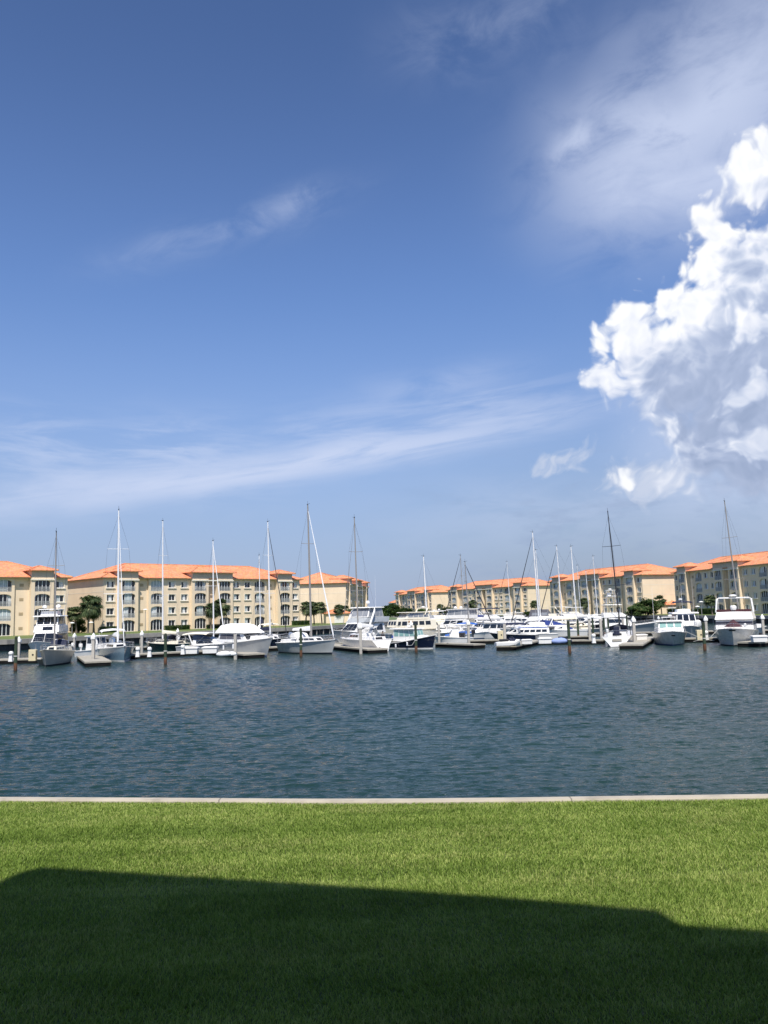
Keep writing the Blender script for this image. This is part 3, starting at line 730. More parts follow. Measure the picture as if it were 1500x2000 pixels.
bush(1030, 300, 1193, 30, 'low bush beside the cream end wall behind the white boats', 0)
bush(872, 385, 1185, 34, 'bushy dark tree beside the cream end wall near the gap', 1)
bush(826, 420, 1187, 26, 'small dark tree over the cream trawler', 2)
# the dark belt of single trees round the far end of the basin
far_spec = [(705, 300, 1183, 26), (716, 420, 1187, 30), (727, 520, 1188, 24), (733, 560, 1191, 30), (742, 540, 1186, 26), (752, 500, 1182, 30), (762, 470, 1176, 30), (772, 440, 1180, 34), (745, 600, 1189, 40), (785, 430, 1185, 30), (798, 425, 1187, 28), (718, 610, 1190, 40)]
names = ['right beside the left row of buildings', 'just left of the gap', 'left end of the gap', 'low in the middle of the gap', 'rising right of the gap middle', 'in the gap under the far pink house', 'tall against the farthest building', 'before the farthest building',
         'hazy behind the middle of the gap', 'before the farthest facade', 'right of the far dark clump', 'hazy at the left of the gap']
for k, ((px, Y, top, wp), nm) in enumerate(zip(far_spec, names)):
    bush(px, Y, top, wp, 'distant dark tree '+nm, k)
def hedge_mesh(seed, L, h, w):
    rn = random.Random(seed); f = MB(); f.box(-L/2+.1, L/2-.1, -w/2+.15, w/2-.15, 0, h-.15)
    for i in range(int(260*L*(h+w)/3)):
        u = rn.uniform(-L/2, L/2); top = rn.random() < .4
        p = Vector((u, rn.uniform(-w/2, w/2), h+rn.uniform(-.1, .08))) if top else Vector((u, (-w/2 if rn.random() < .7 else w/2)+rn.uniform(-.08, .1), rn.uniform(0, h)))
        a = Vector((rn.gauss(0, 1), rn.gauss(0, 1), rn.gauss(0, 1))).normalized()*.13; b2 = a.cross(Vector((.3, .5, .8))).normalized()*.08
        f.add([p-a, p+b2, p+a, p-b2], [(0, 1, 2, 3)])
    return f
def hedge(px0, px1, b0, b1, top, off, label, k):
    d = (b1-b0).normalized(); n_ = Vector((-d.y, d.x, 0))*-off; q0 = b0+n_
    def hit(px):
        r_ = ray(px, 1200); # intersect sight line with the line q0 + s d in plan
        den = d.x*r_.y-d.y*r_.x; return (q0.y*r_.x-q0.x*r_.y)/den
    s0, s1 = hit(px0), hit(px1); L = abs(s1-s0); c = q0+d*(s0+s1)/2
    o = hedge_mesh(k, min(L, 26), top, 1.1).build('hedge', M['leaf'], fix=False); o.location = (c.x, c.y, ZG); o.rotation_euler = (0, 0, math.atan2(d.y, d.x))
    tag(o, label, 'hedge', 'clipped hedges along the buildings')
hedge(196, 228, B0, B1, 1.25, 3.0, 'clipped hedge under the first windows of the long facing building', 1)
hedge(322, 370, B0, B1, 1.0, 3.0, 'clipped hedge left of the middle tower of the long facing building', 2)
hedge(404, 452, B0, B1, 0.9, 3.0, 'low clipped hedge right of the middle tower of the long facing building', 3)
hedge(571, 603, B0, B1, 1.1, 3.0, 'clipped hedge at the right end of the long facing building', 4)
hedge(1353, 1400, G0, G1, 1.5, 3.5, 'clipped hedge before the nearest right hand building', 6)
hedge(1306, 1340, G0, G1, 1.6, 3.5, 'clipped hedge behind the white boat with blue bimini', 7)
for px, Y, w_, lb in ((650, 252, 22, 'round bush left of the garage by the blank wall'), (676, 250, 26, 'round bush right of the garage by the blank wall')):
    bush(px, Y, 1209, w_, lb, 1)

# ------------------------------------------------------------------ boat materials
M['gel'] = mat('gelcoat', (0.82, 0.80, 0.76), 0.28, var=0.05, vscale=1.2, coat=0.3)
M['gel_cream'] = mat('gelcoat_cream', (0.78, 0.72, 0.58), 0.3, var=0.05, vscale=1.2, coat=0.3)
M['gel_grey'] = mat('gelcoat_grey', (0.40, 0.42, 0.43), 0.3, var=0.06, vscale=1.2, coat=0.3)
M['hull_white'] = mat('hull_white', (0.52, 0.53, 0.51), 0.28, var=0.06, vscale=0.8, coat=0.4, stain=((0.45, 0.42, 0.36), (0.8, 0.8, 0.2), 0.35))
M['hull_blue'] = mat('hull_blue', (0.20, 0.30, 0.37), 0.25, var=0.06, coat=0.5)
M['hull_navy'] = mat('hull_navy', (0.008, 0.012, 0.035), 0.15, var=0.1, coat=0.6)
M['hull_green'] = mat('hull_green', (0.006, 0.022, 0.022), 0.2, var=0.1, coat=0.5)
M['hull_tan'] = mat('hull_tan', (0.45, 0.41, 0.34), 0.4, var=0.15, vscale=1.0)
M['black'] = mat('black_gear', (0.015, 0.015, 0.018), 0.45, var=0.2)
M['boot_dark'] = mat('boot_dark', (0.012, 0.016, 0.025), 0.4, var=0.1)
M['boot_blue'] = mat('boot_blue', (0.03, 0.06, 0.16), 0.4, var=0.1)
M['anti'] = mat('antifoul', (0.03, 0.035, 0.05), 0.7, var=0.2)
M['glass'] = mat('boat_glass', (0.012, 0.015, 0.02), 0.06, spec=0.8)
M['glass_green'] = mat('boat_glass_green', (0.22, 0.38, 0.35), 0.1, spec=0.8)
M['clear_vinyl'] = mat('clear_vinyl', (0.26, 0.27, 0.29), 0.15, spec=0.8, var=0.2, vscale=2)
M['canvas_white'] = mat('canvas_white', (0.82, 0.81, 0.78), 0.8, var=0.05, vscale=2, bump=0.2, bscale=6)
M['canvas_cream'] = mat('canvas_cream', (0.78, 0.72, 0.58), 0.8, var=0.06, vscale=2, bump=0.3, bscale=6)
M['canvas_blue'] = mat('canvas_blue', (0.012, 0.035, 0.19), 0.8, var=0.15, vscale=2, bump=0.3, bscale=6)
M['canvas_bright'] = mat('canvas_bright', (0.02, 0.11, 0.42), 0.8, var=0.15, vscale=2)
M['canvas_navy'] = mat('canvas_navy', (0.015, 0.02, 0.05), 0.8, var=0.15, vscale=2)
M['canvas_grey'] = mat('canvas_grey', (0.10, 0.10, 0.12), 0.8, var=0.15, vscale=2)
M['canvas_maroon'] = mat('canvas_maroon', (0.07, 0.02, 0.025), 0.8, var=0.2, vscale=2)
M['alu'] = mat('aluminium', (0.62, 0.62, 0.62), 0.35, metal=0.6, var=0.05)
M['mast_white'] = mat('mast_white', (0.80, 0.80, 0.80), 0.35, var=0.03)
M['mast_grey'] = mat('mast_grey', (0.30, 0.28, 0.26), 0.4, var=0.1)
M['mast_dark'] = mat('mast_dark', (0.03, 0.03, 0.035), 0.4, var=0.1)
M['steel'] = mat('steel', (0.6, 0.6, 0.6), 0.25, metal=0.8, var=0.05)
M['wire'] = mat('wire', (0.10, 0.10, 0.11), 0.4, metal=0.3)
M['teak'] = mat('teak', (0.36, 0.20, 0.10), 0.6, var=0.2, vscale=4)
M['rope'] = mat('rope', (0.62, 0.60, 0.54), 0.9)
M['fender'] = mat('fender', (0.75, 0.76, 0.78), 0.5)

# ------------------------------------------------------------------ boat parts (x forward, y to port, z up, waterline at 0)
def hull_secs(L, B, fs, fb, draft=0.5, stern=0.85, fine=2.3, flare=0.75, rake=0.9, n=16, plumb=False):
    def hb(t): 
        a = stern+(1-stern)*math.sin(min(t/0.42, 1)*math.pi/2); return B/2*a*(1-max(0, (t-0.42)/0.58)**fine)
    def sz(t): return fs+(fb-fs)*(t**1.7)
    def hw(t):
        a = stern+(1-stern)*math.sin(min(t/0.42, 1)*math.pi/2); return B/2*a*(1-max(0, (t-0.36)/0.60)**(fine*0.62)) if t < 0.955 else 0.0
    return hb, sz, hw, rake
def hull(root, L, B, fs, fb, m_hull, m_boot=None, draft=0.5, stern=0.85, fine=2.3, flare=0.8, rake=0.8, m_deck=None, rail=True, srake=0.0, boot=(0.04, 0.17), sflare=0.0):
    hb, sz, hw, _ = hull_secs(L, B, fs, fb, draft, stern, fine, flare, rake)
    n = 18; ts = [k/n for k in range(n+1)]
    def X(t, z): 
        x = -L/2+L*t; k = max(0, (t-.6)/.4)**1.5; return x-rake*k*(1-max(0, z)/sz(t)) + srake*(1-t)**6*(max(0, z)/sz(t)-.5)
    secs = []
    for t in ts:
        b_, s_, w_ = hb(t), sz(t), min(hw(t)*flare+hb(t)*(1-flare)*.6, hb(t))
        if t > .955: w_ = b_*.35
        kq = (1-t)**4; w_ *= 1-sflare*kq; dk_ = 1-(.9 if sflare else 0)*kq
        pr = [(0, -draft*(1-.5*t)*dk_), (w_*.55, -draft*.55*dk_), (w_*.95, -.12*dk_), (w_, .04), (w_+(b_-w_)*.25, s_*.33), (w_+(b_-w_)*.6, s_*.68), (b_, s_)]
        sec = [(X(t, z), -y, z) for y, z in reversed(pr)]+[(X(t, z), y, z) for y, z in pr[1:]]
        secs.append(sec)
    mb = MB().loft(secs); h = mb.build('hull', m_hull, root, smooth=True)
    def at_z(t, z):                                        # half-breadth of the side at height z
        b_, s_ = hb(t), sz(t); w_ = min(hw(t)*flare+hb(t)*(1-flare)*.6, hb(t)); w_ = b_*.35 if t > .955 else w_; w_ *= 1-sflare*(1-t)**4
        q = [(.04, w_), (s_*.33, w_+(b_-w_)*.25), (s_*.68, w_+(b_-w_)*.6), (s_, b_)]
        for (z0, y0), (z1, y1) in zip(q[:-1], q[1:]):
            if z <= z1: return y0+(y1-y0)*(z-z0)/(z1-z0)
        return b_
    if m_boot:
        mb = MB(); z0, z1 = boot; up = []; 
        loop = []
        for t in ts: loop.append((t, 1))
        for t in reversed(ts): loop.append((t, -1))
        secs2 = [[(X(t, z)+(.015 if t > .98 else -.012 if t < .02 else 0), s*(at_z(t, z)+.012), z) for z in (z0-.3, z0, z1)] for t, s in loop]
        secs2.append(secs2[0]); mb.loft(secs2, cap0=False, cap1=False); mb.build('boot_stripe', m_boot, root, smooth=True)
    dk = MB(); secs3 = [[(X(t, sz(t)), -hb(t)*.985, sz(t)-.02), (X(t, sz(t)), 0, sz(t)+.05*min(1, hb(t))), (X(t, sz(t)), hb(t)*.985, sz(t)-.02)] for t in ts]
    dk.loft(secs3, cap0=False, cap1=False); dk.build('deck', m_deck or M['gel'], root, smooth=True)
    rr = MB(); loop = [(X(t, sz(t)), hb(t)+.01, sz(t)) for t in ts]+[(X(t, sz(t)), -hb(t)-.01, sz(t)) for t in reversed(ts)]
    loop.append(loop[0]); rr.tube(loop, .045, 5); rr.build('rub_rail', m_deck or M['gel'], root)
    info = dict(L=L, B=B, hb=hb, sz=sz, X=lambda t: X(t, sz(t)))
    return info
def bow_rail(root, I, t0=.45, h=.6, m_='steel', stern=False, step=.09):
    mb = MB(); ts = []; t_ = t0
    while t_ < .985: ts.append(t_); t_ += step
    ts.append(.985)
    for s in (1, -1):
        top = [(I['X'](t_), s*I['hb'](t_)*.94, I['sz'](t_)+h) for t_ in ts]
        if s > 0: L1 = top
        else: L2 = top
        for t_ in ts: mb.tube([(I['X'](t_), s*I['hb'](t_)*.94, I['sz'](t_)), (I['X'](t_), s*I['hb'](t_)*.94, I['sz'](t_)+h)], .014, 4)
    mb.tube(L1+list(reversed(L2)), .02, 5); mid = [(x, y, z-h*.5) for x, y, z in L1+list(reversed(L2))]; mb.tube(mid, .01, 4)
    return mb.build('guard_rail', M[m_], root)
def cabin(root, name, x0, x1, w0, w1, z0, z1, rf=.5, rb=.1, inset=.15, m_='gel', bev=.07, crown=0.06):
    """x0 aft, x1 forward at the foot; rf/rb rake of front/back over the height; w0 aft and w1 forward full widths"""
    lo = [(x0, w0/2), (x0, -w0/2), (x1, -w1/2), (x1, w1/2)]; hi = [(x0+rb, w0/2-inset), (x0+rb, -w0/2+inset), (x1-rf, -w1/2+inset), (x1-rf, w1/2-inset)]
    mb = MB(); v = [(x, y, z0) for x, y in lo]+[(x, y, z1) for x, y in hi]
    v += [(x0+rb, 0, z1+crown), (x1-rf, 0, z1+crown)]
    mb.add(v, [(3, 2, 1, 0), (4, 5, 8), (6, 7, 9), (5, 6, 9, 8), (7, 4, 8, 9), (0, 1, 5, 4), (1, 2, 6, 5), (2, 3, 7, 6), (3, 0, 4, 7)])
    o = mb.build(name, M[m_], root, bevel=bev)
    P = [Vector(p) for p in v[:8]]
    faces = {'back': (P[0], P[1], P[5], P[4]), 'right': (P[1], P[2], P[6], P[5]), 'front': (P[2], P[3], P[7], P[6]), 'left': (P[3], P[0], P[4], P[7])}
    return o, faces
def panes(parent, face, u, v, n=1, gap=.05, m_='glass', name='window', off=.02, skew=0.0):
    """n panes over the fraction u of the width and v of the height of a face"""
    a, b2, c, d = face; W_ = (b2-a).length; g = gap/W_
    def q(s, t_): return (a.lerp(b2, s)).lerp(d.lerp(c, s), t_)
    nn = (b2-a).cross(d-a).normalized(); k = (u[1]-u[0]+g)/n
    for i in range(n):
        s0 = u[0]+i*k; s1 = s0+k-g
        quad = [q(s0, v[0]), q(s1, v[0]), q(s1, v[1]), q(s0, v[1])]
        MB().slab([p+nn*.004 for p in quad], off).build(name, M[m_], parent)
def hardtop(root, x0, x1, w, z, th=.1, m_='gel', posts=True, zp=0, name='hardtop', wf=None, pr=.03, rake=0.0):
    wf = wf or w; o = MB().add([(x0, w/2, z), (x0, -w/2, z), (x1, -wf/2, z), (x1, wf/2, z), (x0+.1, w/2-.12, z+th), (x0+.1, -w/2+.12, z+th), (x1-.2, -wf/2+.12, z+th), (x1-.2, wf/2-.12, z+th)],
        [(3, 2, 1, 0), (4, 5, 6, 7), (0, 1, 5, 4), (1, 2, 6, 5), (2, 3, 7, 6), (3, 0, 4, 7)]).build(name, M[m_], root, bevel=.04)
    if posts:
        for sx, xx in ((0, x0+.15), (1, x1-.3)):
            for s in (1, -1): MB().tube([(xx-rake, s*(w/2-.15), zp), (xx, s*(w/2-.15), z)], pr, 6).build('post', M['steel' if m_ != 'gel' else 'gel'], root)
    return o
def bimini(root, x0, x1, w, z, m_, zp, bow=.18):
    secs = []
    for k in range(7):
        t_ = k/6; x = x0+(x1-x0)*t_; zz = z-bow*abs(2*t_-1)**2.2
        secs.append([(x, -w/2, zz-.22), (x, -w*.42, zz-.04), (x, 0, zz+.06), (x, w*.42, zz-.04), (x, w/2, zz-.22), (x, w*.42, zz-.09), (x, 0, zz), (x, -w*.42, zz-.09)])
    o = MB().loft(secs, close=True).build('bimini', M[m_], root, smooth=True)
    xm = (x0+x1)/2
    for s in (1, -1):
        for xx in (x0+.05, x1-.05): MB().tube([(xm, s*w*.48, zp), (xx, s*w*.48, z-.3)], .018, 5).build('bimini_post', M['steel'], root)
    return o
def radome(root, x, y, z, r=.3, flat=.5, m_='gel', stem=.25):
    MB().lathe([(r*.55, 0), (r, r*flat*.3), (r, r*flat*.9), (r*.75, r*flat*1.5), (r*.3, r*flat*1.8)], (x, y, z+stem), 12).lathe([(.05, 0), (.05, stem+.02)], (x, y, z), 6).build('radome', M[m_], root, smooth=True)
def antenna(root, x, y, z, h, rake=.0, r=.015, m_='mast_white'):
    MB().tube([(x, y, z), (x-rake, y, z+h)], [r, r*.5], 5).build('antenna', M[m_], root)
def fenders(root, I, ts_=(.3, .5, .7), side=1):
    for t_ in ts_: MB().lathe([(.03, 0), (.11, .06), (.11, .5), (.03, .56)], (I['X'](t_), side*(I['hb'](t_)+.12), I['sz'](t_)-.75), 8).build('fender', M['fender'], root, smooth=True)
def outboard(root, x, y, z, s=1.0, m_='black'):
    o = MB().box(x-.32*s, x+.12*s, y-.17*s, y+.17*s, z+.35*s, z+.85*s).build('outboard_motor', M[m_], root, bevel=.08*s)
    MB().box(x-.14*s, x+.04*s, y-.05*s, y+.05*s, z-.6*s, z+.352*s).build('motor_leg', M[m_], o)
def arch(root, x, w, z0, z1, lean=.5, m_='gel', th=.16, name='radar_arch'):
    MB().loft([[(x+dx, y, z) for dx, y, z in ((0, yy, zz), (-th*1.6, yy, zz), (-th*1.6, yy*.93, zz-.0), (0, yy*.93, zz))] for yy, zz in ((w/2, z0),)]+
      [], cap0=False, cap1=False) if False else None
    pts = [(x, w/2, z0), (x-lean*.8, w/2-.06, z0+(z1-z0)*.85), (x-lean, w/2-.3, z1), (x-lean, -w/2+.3, z1), (x-lean*.8, -w/2+.06, z0+(z1-z0)*.85), (x, -w/2, z0)]
    return MB().tube(pts, th*.6, 6).build(name, M[m_], root, smooth=True)
def mooring(name_pts, label):
    pass

def boat_root(kind, px, py, h, L, B, label, cat, group, k=0.92, Z=None, xs=0.0):
    """kind of boat with its nearest waterline point at photo pixel (px centre, py)"""
    hx, hy = math.sin(R(h)), math.cos(R(h)); g = G(px, py)      # h is the heading relative to the line of sight
    h = h+math.degrees(math.atan2(g.x, g.y)); a = R(90-h)
    ext = (abs(L/2*hy)+abs(B/2*hx)*.6)*k
    if Z: loc = AT(px, 1200, Z); loc.z = 0
    else: vd = Vector((g.x, g.y, 0)).normalized(); loc = g+vd*ext
    return empty(kind, (loc.x, loc.y, 0), a, label, cat, group)

def rigging(root, xm, H, zb, L, B, I, m_mast='mast_white', r=.09, spread=2, furl=None, fr=.06, xf=None, xb=None, rs=None, lean=0.0):
    my = 0.0
    top = Vector((xm-lean, my, H))
    mast = MB().tube([(xm, 0, zb), (xm-lean*.5, 0, (zb+H)/2), top], [r, r*.95, r*.62], 8).build('mast', M[m_mast], root, smooth=True)
    mh = MB(); mh.tube([top, top+Vector((0, 0, .55))], .016, 4); mh.tube([top+Vector((-.25, 0, .12)), top+Vector((.45, 0, .18))], .02, 4); mh.lathe([(.05, 0), (.07, .1), (.03, .2)], top, 6)
    mh.build('masthead_gear', M['black'], mast)
    sp = []
    for k in range(spread):
        f = (k+1)/(spread+1)+.04; z = zb+(H-zb)*f; w = B*(.40-.10*k); x = xm-lean*f; sp.append((x, w, z))
        MB().tube([(x-.12, -w, z+.03), (x, 0, z), (x-.12, w, z+.03)], .03, 5).build('spreader', M[m_mast], mast)
    bx = xf if xf is not None else I['X'](.97); bz = I['sz'](.97)
    ft = Vector((xm-lean*.96, 0, zb+(H-zb)*.97)); fb = Vector((bx, 0, bz+.05))
    fs_ = MB(); f2 = fb.lerp(ft, .04); f3 = fb.lerp(ft, .93)
    if furl: 
        fs_.tube([fb, f2, f2.lerp(f3, .3), f3, ft], [.02, fr, fr*.95, fr*.45, .012], 6); fs_.build('furled_jib', M[furl], root, smooth=True)
    else: fs_.tube([fb, ft], .011, 4); fs_.build('forestay', M['wire'], root)
    wr = MB(); sx = xb if xb is not None else -L/2+.1
    wr.tube([(sx, 0, I['sz'](0)), ft], .009, 4)
    for s in (1, -1):
        p = [(xm-.25, s*B*.44, zb*.9)]+[(x-.12, s*w, z+.03) for x, w, z in sp]+[tuple(ft)]
        wr.tube(p, .009, 4); wr.tube([(xm+.1, s*B*.42, zb*.9), (sp[0][0], 0, sp[0][2]) if sp else tuple(ft)], .008, 4)
    wr.build('rigging_wires', M['wire'], root)
    return mast
def sailboat(px, py, h, L, B, top, label, m_hull='hull_white', m_boot='boot_dark', fs=1.0, fb=1.35, furl=None, cover=None, m_mast='mast_white', r=.095, spread=2, bim=None, dodger=None, Z=None, stern=.75, lean=0.0, boomup=1.0, m_deck=None, detail=True, rake=.9, pil=False, boom=True, fr=.06, mastx=.06, heelx=None, group='sailboats moored in the marina', crown=.45):
    """top = photo pixel of the masthead; fixes the mast's height and place"""
    hx, hy = math.sin(R(h)), math.cos(R(h)); g_ = G(px, py); h = h+math.degrees(math.atan2(g_.x, g_.y))
    d_f = Vector((math.sin(R(h)), math.cos(R(h)), 0))
    if Z is None:
        g = G(px, py); Zc = g.y+(abs(L/2*hy)+abs(B/2*hx)*.6)*.92
    else: Zc = Z
    Ym = Zc+d_f.y*L*mastx
    tp = AT(top[0], top[1], Ym)
    heel = R(.3 if px < 500 else .7 if px < 800 else 1.5) if not heelx else R(heelx)
    H = tp.z; base = Vector((tp.x+lean*0, Ym, 0)); c = base-d_f*(L*mastx-lean)
    root = empty('sailboat', (c.x, c.y, 0), R(90-h), label, 'sailboat', group)
    I = hull(root, L, B, fs, fb, M[m_hull], M[m_boot] if m_boot else None, draft=.45, stern=stern, fine=2.1, flare=.7, rake=rake, sflare=.55, srake=.5, m_deck=M[m_deck] if m_deck else None)
    zd = (fs+fb)/2+.02; md = 'gel' if not m_deck else m_deck
    o, f = cabin(root, 'coachroof', -L*.12, L*.24, B*.56, B*.36, zd-.15, zd+crown, .75, .1, .12, md, .08)
    panes(o, f['left'], (.08, .85), (.45, .82), 3, .12); panes(o, f['right'], (.15, .92), (.45, .82), 3, .12)
    panes(o, f['front'], (.2, .8), (.4, .85), 1)
    co, cf = cabin(root, 'cockpit_coaming', -L*.42, -L*.13, B*.6, B*.58, zd-.2, zd+.22, .1, .1, .1, md, .05)
    panes(co, cf['back'], (.25, .75), (.3, .9), 1, m_='black', name='companion_step')
    MB().lathe([(.36, -.02), (.4, -.02), (.4, .02), (.36, .02)], (0, 0, 0), 16).build('steering_wheel', M['steel'], root).matrix_local = Matrix.Translation((-L*.33, 0, zd+.75)) @ Matrix.Rotation(R(80), 4, 'Y')
    MB().box(-L*.33+.05, -L*.33+.25, -.12, .12, zd+.1, zd+.85).build('pedestal', M['gel'], root, bevel=.03)
    xm = L*mastx; zb = zd+crown-.1
    mast = rigging(root, xm, H, zb, L, B, I, m_mast, r, spread, furl, fr, lean=lean)
    if boom:
        bz = zb+boomup; bl = L*.36
        bm = MB().tube([(xm-.1, 0, bz), (xm-bl, 0, bz+.05)], .07, 6).build('boom', M[m_mast], root)
        if cover:
            secs = []
            for k in range(7):
                t_ = k/6; x = xm-.02-bl*t_*.97; hh = (.52-.3*t_); w = .17-.06*t_; z = bz+.02+.0*t_
                secs.append([(x, -w, z-.08), (x, -w*.9, z+hh*.4), (x, 0, z+hh), (x, w*.9, z+hh*.4), (x, w, z-.08), (x, 0, z-.13)])
            MB().loft(secs, close=True).build('sail_cover', M[cover], bm, smooth=True)
    if dodger:
        secs = []
        for k in range(5):
            t_ = k/4; x = -L*.10-L*.10*t_; hh = [.1, .55, .8, .85, .82][k]; w = B*.3
            secs.append([(x, -w, zd+.3), (x, -w*.92, zd+.3+hh*.8), (x, 0, zd+.34+hh), (x, w*.92, zd+.3+hh*.8), (x, w, zd+.3)])
        MB().loft(secs, cap0=False, cap1=False).build('dodger', M[dodger], root, smooth=True)
    if bim: bimini(root, -L*.42, -L*.2, B*.72, zd+2.15, bim, zd+.2)
    if detail:
        bow_rail(root, I, .06, .6, step=.115)
        MB().tube([(I['X'](.02), -B*.3, fs), (I['X'](.0), -B*.33, fs+.7), (I['X'](.0), B*.33, fs+.7), (I['X'](.02), B*.3, fs)], .02, 5).build('stern_rail', M['steel'], root)
        MB().box(L/2-.35, L/2+.22, -.09, .09, fb-.02, fb+.1).build('anchor', M['steel'], root, bevel=.02)
        for k in (.34, .62): MB().box(L*k-L*.3, L*k-L*.3+.5, -.25, .25, zd+(crown+.03 if k < .5 else .1), zd+(crown+.09 if k < .5 else .16)).build('hatch', M['glass'], root, bevel=.02)
        MB().lathe([(.13, 0), (.16, .1), (.16, .35), (.1, .42)], (-L*.45, B*.28, fs+.5), 8).build('life_ring', M['canvas_white'], root)
    root.location.x += H*math.sin(heel); q_ = Matrix.Rotation(-heel, 3, 'Y') @ Matrix.Rotation(R(90-h), 3, 'Z'); root.rotation_euler = q_.to_euler()
    return root, I, zd

def powerboat(px, py, h, L, B, label, kind='motor_yacht', cat='motor boat', fs=1.0, fb=1.8, m_hull='hull_white', m_boot='boot_dark', stern=.92, fine=2.6, flare=.65, rake=1.1, m_deck=None, Z=None, group='motor boats moored in the marina', rail=True, draft=.4, k=.92):
    root = boat_root(kind, px, py, h, L, B, label, cat, group, k, Z)
    I = hull(root, L, B, fs, fb, M[m_hull], M[m_boot] if m_boot else None, draft=draft, stern=stern, fine=fine, flare=flare, rake=rake, m_deck=M[m_deck] if m_deck else None)
    if rail: bow_rail(root, I, .5, .6, step=.085)
    return root, I

# ------------------------------------------------------------------ docks
M['dock'] = mat('dock_deck', (0.40, 0.37, 0.31), 0.85, spec=0.2, var=0.15, vscale=2.5, bump=0.2, bscale=15)
M['dock_side'] = mat('dock_side', (0.36, 0.33, 0.27), 0.85, spec=0.2, var=0.2, vscale=2.5)
M['dock_float'] = mat('dock_float', (0.012, 0.012, 0.012), 0.9, spec=.1, var=0.4, vscale=1.5)
M['conc_pile'] = mat('concrete_pile', (0.46, 0.43, 0.38), 0.9, spec=0.2, var=0.15, vscale=2, bump=0.3, bscale=12, stain=((0.25, 0.23, 0.18), (1.5, 1.5, .5), 0.4))
M['pile_cap'] = mat('pile_cap', (0.82, 0.81, 0.76), 0.5, var=0.04)
def pile_mat():
    m = bpy.data.materials.new('wood_pile'); m.use_nodes = True; q = NT(m.node_tree); b = m.node_tree.nodes['Principled BSDF']
    g = q.node('ShaderNodeTexCoord').outputs['Object']; z = q.sep(g)[2]
    zz = q.m('ADD', z, q.m('MULTIPLY', q.m('SUBTRACT', q.noise(g, 3.0, 4), 0.5), 0.5))
    c = q.ramp(q.m('DIVIDE', zz, 5.0, clamp=True), [(0.0, (0.05, 0.035, 0.025)), (0.06, (0.12, 0.06, 0.035)), (0.19, (0.17, 0.085, 0.05)), (0.23, (0.045, 0.07, 0.045)), (0.65, (0.055, 0.08, 0.05)), (0.85, (0.04, 0.05, 0.035))])
    c = q.mix(0.6, c, q.mix(1.0, c, q.ramp(q.noise(q.v('MULTIPLY', g, (9, 9, 1.2)), 1.5, 5), [(0.3, (0.5, 0.5, 0.5)), (0.7, (1.3, 1.3, 1.3))]), 'MULTIPLY'))
    q.put(b.inputs['Base Color'], c); b.inputs['Roughness'].default_value = 0.9; b.inputs['Specular IOR Level'].default_value = 0.2
    return m
M['wood_pile'] = pile_mat()
M['box_cream'] = mat('box_cream', (0.70, 0.60, 0.38), 0.6, var=0.08)
GD = 'floating docks and finger piers of the marina'
def dock(p, q, w, label, z=0.55, shift=0.0):
    """a floating dock from photo pixel p to q, seen at its near waterline edge, w wide away from the viewer"""
    a = G(*p) if len(p) == 2 else Vector((p[0], p[1], 0)); b2 = G(*q) if len(q) == 2 else Vector((q[0], q[1], 0)); d = b2-a; L = d.length; u = d.normalized(); n_ = Vector((-u.y, u.x, 0))
    if n_.y < 0: n_ = -n_
    c = (a+b2)/2+n_*(w/2+shift)
    root = empty('floating_dock', (c.x, c.y, 0), math.atan2(u.y, u.x), label, 'dock', GD)
    dk = MB(); k = max(1, int(L/2.4)); s = L/k
    for i in range(k): dk.box(-L/2+i*s+.01, -L/2+(i+1)*s-.01, -w/2, w/2, z-.06, z)
    o = dk.build('deck', M['dock'], root)
    if k > 1: pass
    MB().box(-L/2-.02, L/2+.02, -w/2-.05, -w/2-.003, z-.17, z-.02).build('fascia', M['dock_side'], root)
    MB().box(-L/2-.02, L/2+.02, w/2+.003, w/2+.05, z-.17, z-.02).build('fascia', M['dock_side'], root)
    MB().box(-L/2-.06, -L/2-.021, -w/2, w/2, z-.17, z-.02).build('end_board', M['dock_side'], root); MB().box(L/2+.021, L/2+.06, -w/2, w/2, z-.17, z-.02).build('end_board', M['dock_side'], root)
    MB().box(-L/2, L/2, -w/2+.02, w/2-.02, -.3, z-.065).build('float', M['dock_float'], root)
    for i in range(1, k, 2):
        MB().box(-L/2+i*s-.14, -L/2+i*s+.14, -w/2+.02, -w/2+.1, z, z+.08).build('cleat', M['steel'], root)
    return root
docks = [((-60, 1299), (80, 1295), 2.2, 'dock end at the left edge behind the first wooden pile'),
 ((166, 1303), (150, 1290), 2.6, 'finger pier between the tan and the blue hulled sailboats'),
 ((256, 1287), (400, 1279), 2.4, 'long dock before the dark green hulled sailboat'),
 ((475, 1287), (392, 1277), 2.6, 'finger pier carrying the white canvas bundle'),
 ((512, 1273), (560, 1270), 2.0, 'short dock piece left of the white sloop with white furled jib'),
 ((718, 1277), (620, 1266), 2.6, 'finger pier left of the stern-on white sailboat'),
 ((738, 1262), (775, 1258), 2.0, 'short dock where the person stands'),
 ((850, 1264), (925, 1267), 1.9, 'finger pier right of the navy hulled boat with the small centre console'),
 ((918, 1258), (978, 1257), 2.2, 'dock piece behind the gap left of the jet ski'),
 ((908, 1248), (976, 1240), 2.2, 'inner dock behind the white locker boxes'),
 ((1008, 1270), (1064, 1257), 2.4, 'finger pier carrying the jet ski'),
 ((1056, 1259), (1178, 1258), 2.0, 'long dock right of the jet ski with the blue bundle'),
 ((1110, 1250), (1150, 1249), 1.6, 'inner dock behind the green piles'),
 ((1256, 1268), (1282, 1251), 2.6, 'finger pier between the stern-on sailboat and the bow-on cruiser'),
 ((1338, 1255), (1408, 1254), 2.0, 'dock piece between the bow-on cruiser and the large motor yacht'),
 ((1486, 1264), (1560, 1256), 2.6, 'dock at the right edge beside the large motor yacht')]
